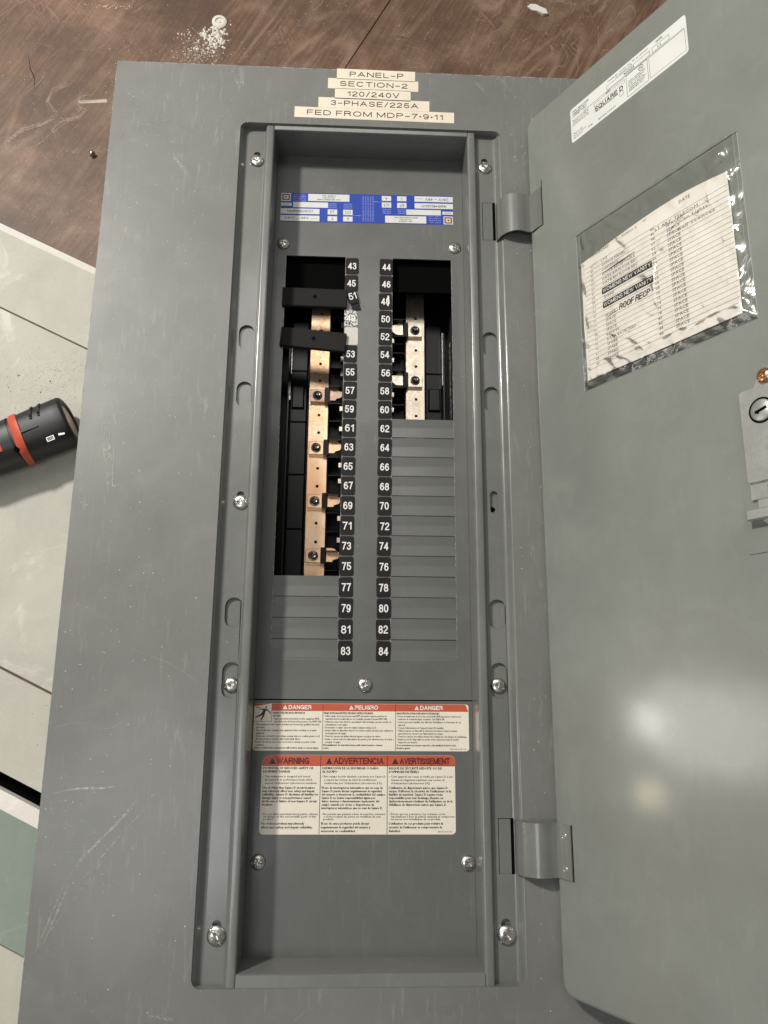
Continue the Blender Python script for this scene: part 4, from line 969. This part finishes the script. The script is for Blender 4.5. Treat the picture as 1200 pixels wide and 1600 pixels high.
# crumbs and dust: real grains
def crumbs(name, spots, m_, label, cat, z):
    mb = MB()
    for cx, cy, rx, ry, n_, smin, smax in spots:
        for _ in range(n_):
            x = random.gauss(cx, rx); y = random.gauss(cy, ry); s_ = random.uniform(smin, smax) * random.uniform(.5, 1)
            if x > -10.2 and y < 15.4 and x < 10: continue
            if z > -3.1 and not (-15.9 < .43 * x + .903 * y < 2.05): continue
            a = random.uniform(0, 6.28); h = s_ * random.uniform(.3, .8)
            pts = [(x + s_ * random.uniform(.6, 1) * math.cos(a + k_ * 1.257), y + s_ * random.uniform(.5, 1) * math.sin(a + k_ * 1.257), z) for k_ in range(5)]
            mb.raw(pts + [(x + s_ * .2, y, z + h)], [(k_, (k_ + 1) % 5, 5) for k_ in range(5)])
    o = mb.build(name, m_, None); tag(o, label, cat, kind='stuff'); return o
crumbs('plaster_crumbs', [(-7.25, 20.9, .30, .28, 90, .03, .15), (-7.5, 20.3, .35, .3, 60, .02, .10), (-8.2, 19.7, .45, .4, 200, .008, .045), (-7.9, 20.0, .25, .6, 180, .008, .035), (-7.3, 20.75, .22, .22, 30, .10, .24), (-7.4, 19.6, .5, .5, 90, .01, .05), (-6.9, 20.4, .12, .12, 20, .05, .14), (-8.6, 20.8, .3, .15, 14, .03, .09),
    (-12.3, 22.2, .5, .1, 60, .01, .05), (-6, 20, 3, 2.2, 220, .008, .03), (-14, 16, 2.5, 3, 330, .008, .03), (3, 21, 5, 2.2, 160, .008, .03), (-1.3, 23.6, .1, .3, 14, .02, .05)], M_dust, 'white plaster crumbs scattered over the brown plywood', 'crumbs', FZ + .001)
crumbs('board_dust', [(-12.6, 2.6, 1.1, .9, 1300, .006, .026), (-12.0, 3.4, .9, .35, 500, .006, .022), (-14, 5, 1.5, 1.5, 500, .006, .022), (-13.5, 8.2, 1.2, .7, 400, .006, .024), (-11.6, 6.3, .25, .2, 60, .01, .03), (-12, -9.5, 1, 2, 130, .006, .02), (-11.5, -11, .6, 1.5, 60, .006, .02)], M_dust, 'pale dust grains on the grey boards', 'dust', -2.997)
crumbs('dirt_specks', [(-14.2, 2.9, .3, .3, 5, .03, .06), (-13.2, 2.7, .5, .3, 4, .03, .07), (-12.6, 3.0, .4, .3, 5, .02, .05), (-12, 4.1, .7, .4, 7, .01, .03), (-11.9, -9.9, .4, .4, 8, .015, .03)], M_brown, 'small dark specks of dirt on the grey boards', 'dirt', -2.996)

mb = MB()
for _ in range(260):
    x = random.choice((random.uniform(-9.9, -5.3), random.uniform(-9.9, -7.5), random.uniform(5.3, 6.6))); y = random.uniform(-19, 15); s_ = random.uniform(.008, .028)
    a = random.uniform(0, 6.28)
    mb.raw([(x + s_ * math.cos(a + k_ * 1.571) * random.uniform(.6, 1.1), y + s_ * math.sin(a + k_ * 1.571), .03) for k_ in range(4)] + [(x, y, .03 + s_ * .5)], [(k_, (k_ + 1) % 4, 4) for k_ in range(4)])
mb.warp(lambda x, y, z_: (x, y, z_ - .028))
o = mb.build('plaster_dust', M_dust, None); tag(o, 'fine pale dust grains lying on the grey panel cover', 'dust', kind='stuff')
# loose screw, splinter, washer plug, plaster chip, cracks
mb = MB(); mb.lathe([(0, .05), (.10, .05), (.13, .02), (.14, -.02), (.06, -.06), (.045, -.10), (.05, -.14), (.035, -.17), (.045, -.21), (.03, -.25), (.0, -.32)][::-1], 14); 
o = mb.build('loose_screw', M_steelp, None, smooth=40, loc=(-12.2, 14.13, FZ + .13), rot=(1.25, .2, .7)); tag(o, 'small loose dark steel screw lying on the plywood left of the panel corner', 'screw')
mb = MB(); mb.raw([(-.66, -.06, 0), (.62, -.07, 0), (.70, .0, 0), (.60, .09, 0), (-.62, .06, 0), (-.62, 0, .10), (.62, .02, .11)], [(0, 1, 6, 5), (1, 2, 6), (2, 3, 6), (3, 4, 5, 6), (4, 0, 5), (4, 3, 2, 1, 0)])
o = mb.build('wood_splinter', mat('fresh_wood', (.85, .76, .62), .8), None, loc=(-12.48, 16.95, FZ + .003), rot=(0, 0, .10)); tag(o, 'thin pale wood splinter on the plywood left of the panel', 'splinter')
mb = MB(); mb.lathe([(0, .07), (.07, .07), (.08, .04), (.17, .04), (.19, .09), (.30, .08), (.34, .05), (.35, 0)][::-1], 26)
o = mb.build('plaster_plug', M_dust, None, smooth=40, loc=(-7.08, 21.56, FZ + .01), rot=(.06, .05, 0)); tag(o, 'round dusty white disc beside the plaster crumbs on the plywood', 'disc')
mb = MB(); out = [(-.48, .18), (-.30, .34), (-.05, .30), (.10, .16), (.42, -.02), (.50, -.26), (.28, -.30), (.0, -.10), (-.25, -.02)]
mb.plate([(x * .98, y) for x, y in out], [], 0, .09); mb.warp(lambda x, y, z_: (x, y, z_ + (.05 * math.sin(x * 5) if z_ > .05 else 0)))
o = mb.build('plaster_chip', M_dust, None, loc=(7.95, 23.02, FZ + .01)); tag(o, 'jagged whitish plaster chip on the plywood above the panel', 'plaster chip')
mb = MB()
for pts, wd in (([(-15.6, 19.3), (-15.45, 18.6), (-15.2, 18.1), (-15.14, 17.6)], .03), ([(-8.6, 20.1), (-8.9, 19.9)], .02), ([(1.2, 21.2), (1.5, 21.15), (1.8, 21.1)], .03)): strip(mb, pts, wd, FZ + .002)
o = mb.build('crack', M_dark, floor)
mb = MB(); zc = FZ + .0025
def scrape(pts, w_):
    global zc
    zc += .00006; strip(mb, pts, w_, zc)
for _ in range(260):
    x = random.uniform(-18, 14); y = random.uniform(11, 25)
    a = math.radians(random.gauss(57, 9)) if random.random() < .75 else random.uniform(0, 3.1); l = random.uniform(.15, 1.6)
    c2 = random.uniform(-.12, .12) * l
    scrape([(x, y), (x + l*.5*math.cos(a) - c2*math.sin(a), y + l*.5*math.sin(a) + c2*math.cos(a)), (x + l*math.cos(a), y + l*math.sin(a))], random.uniform(.012, .06))
for cx_0, cy_0, sc_0 in ((-15.0, 15.9, 1.0), (-13.4, 16.2, .62)):
    for e in range(9):
        o_ = random.gauss(0, .09)
        pl = [(1.4, 1.9), (.7, 1.6), (.5, .9), (1.0, .3), (.5, -.2), (-.4, -.5), (-1.0, -1.2), (-.8, -1.9)]
        scrape([(cx_0 + a * sc_0 + o_ + random.gauss(0, .03), cy_0 + b * sc_0 + random.gauss(0, .09)) for a, b in pl], random.uniform(.02, .07))
tag(mb.build('scrape_marks', M_scrape, floor), kind='stuff')

# ------------------------------------------------------------------ torch
tr = empty('torch', (-12.4, .1, -3.0), 'black and red rubber gripped torch lying on the grey boards, cut by the left edge', 'torch')
ang = math.radians(25)
TA = Vector((math.cos(ang), math.sin(ang)))
def tube(mb, secs, seg=32, sq=2.6, k=0, mod=None):
    vs = []; fs = []
    for (s_, r, sx_) in secs:
        for j in range(seg):
            a = 2 * math.pi * j / seg; c, d = math.cos(a), math.sin(a)
            rr = r / ((abs(c) ** sq + abs(d) ** sq) ** (1 / sq))
            if mod: rr *= mod(s_, a)
            vs.append((s_ + sx_ * d, rr * c, rr * d))
    for i in range(len(secs) - 1):
        for j in range(seg): fs.append((i*seg + j, i*seg + (j+1) % seg, (i+1)*seg + (j+1) % seg, (i+1)*seg + j))
    mb.raw(vs, fs, k)
RT = .92
M_tb = speck('torch_black_rubber', (.016, .016, .016), .42, .5, 700); M_tr = speck('torch_red', (.48, .070, .028), .5, .25, 600); M_tp = speck('torch_black_plastic', (.011, .011, .011), .5, .5, 500)
axz = -3.0 + RT * .97
cx_, cy_ = -11.17, .99           # head end centre
def tbuild(mb, name, m_, smooth=45): return mb.build(name, m_, tr, smooth=smooth, loc=(cx_ - (-12.4), cy_ - .1, axz + 3.0), rot=(0, 0, ang))
mb = MB(); tube(mb, [(-2.05, RT * .93, 0), (-1.2, RT * .97, 0), (-.5, RT * .99, 0), (-.10, RT * 1.0, 0), (-.02, RT * .97, 0), (.03, RT * .9, 0), (.03, RT * .76, 0), (-.04, RT * .72, 0)])
h_ = tbuild(mb, 'torch_head', M_tp)
mb = MB(); mb.poly([(-.04, RT*.73*math.cos(j*.2618), RT*.73*math.sin(j*.2618)) for j in range(24)]); mb.poly([(-.032, RT*.4*math.cos(j*.2618), RT*.4*math.sin(j*.2618)) for j in range(24)], 1)
tbuild(mb, 'lens', [mat('lens_face', (.62, .50, .42), .25), mat('lens_centre', (.60, .36, .28), .3)], None)
mb = MB(); tube(mb, [(-2.02, RT * .95, .10), (-2.0, RT * 1.0, .14), (-1.76, RT * 1.01, .16), (-1.74, RT * .97, .16)]); tbuild(mb, 'red_band', M_tr)
mb = MB(); tube(mb, [(-7.5, RT * .84, 0), (-4.2, RT * .86, 0), (-3.3, RT * .90, 0), (-2.4, RT * .95, 0), (-2.02, RT * .97, 0)]); tbuild(mb, 'handle', M_tb)
def pad(mb, s0, s1, a0, a1, r0, r1, n=6, skew=0, k=0):
    for q in range(n):
        aa = [math.radians(a0 + (a1 - a0) * (q + e) / n) for e in (0, 1)]
        def pt(s_, a, r_, f):
            c, d = math.cos(a), math.sin(a); rr = r_ / ((abs(c) ** 2.6 + abs(d) ** 2.6) ** (1 / 2.6)); return (s_ + skew * f, rr * c, rr * d)
        vs = [pt(s_, a, r_, (q + e) / n) for r_ in (r0, r1) for e, a in enumerate(aa) for s_ in (s0, s1)]
        mb.raw(vs, [(4, 5, 7, 6), (0, 1, 5, 4), (3, 2, 6, 7), (0, 4, 6, 2), (1, 3, 7, 5)], k)
for i in range(8):
    mb = MB(); s0 = -2.36 - i * .155; pad(mb, s0 - .045, s0 + .045, 22, 78, RT * .88, RT * 1.0); tbuild(mb, 'grip_rib', M_tb)
for s0 in (-.72, -1.02):
    mb = MB(); pad(mb, s0 - .04, s0 + .05, 38, 76, RT * .95, RT * 1.03, skew=-.1); tbuild(mb, 'head_rib', M_tb)
mb = MB(); pad(mb, -1.60, -.95, 96, 100, RT * .95, RT * 1.012, 2); tbuild(mb, 'moulded_ridge', M_tp)
mb = MB(); pad(mb, -3.9, -2.42, 108, 122, RT * .85, RT * .985, 3); tbuild(mb, 'red_stripe', M_tr)
mb = MB(); mb.lathe([(.0, 0), (.10, 0), (.11, -.1)][::-1], 14); n_ = mb.build('lanyard_hole', M_dark, tr, loc=(cx_ + 12.4 + (-1.98) * math.cos(ang) + .60 * math.sin(ang), cy_ - .1 + (-1.98) * math.sin(ang) - .60 * math.cos(ang), axz + 3.0 + RT * .84))
# small printed plate on the head
mb = MB(); zz = RT * .80
mb.plate([(-.88, -.80), (-.60, -.80), (-.60, -.62), (-.88, -.62)], [[(-.85, -.77), (-.85, -.65), (-.63, -.65), (-.63, -.77)]], zz, zz + .02, 0); text(mb, 'ON', -.83, -.75, .08, zz + .015, wid=.17, k=0)
mb.plate([(-.44, -.72), (-.22, -.76), (-.20, -.70), (-.42, -.64)], [], zz, zz + .02, 0)
tbuild(mb, 'torch_print', M_wht, None)
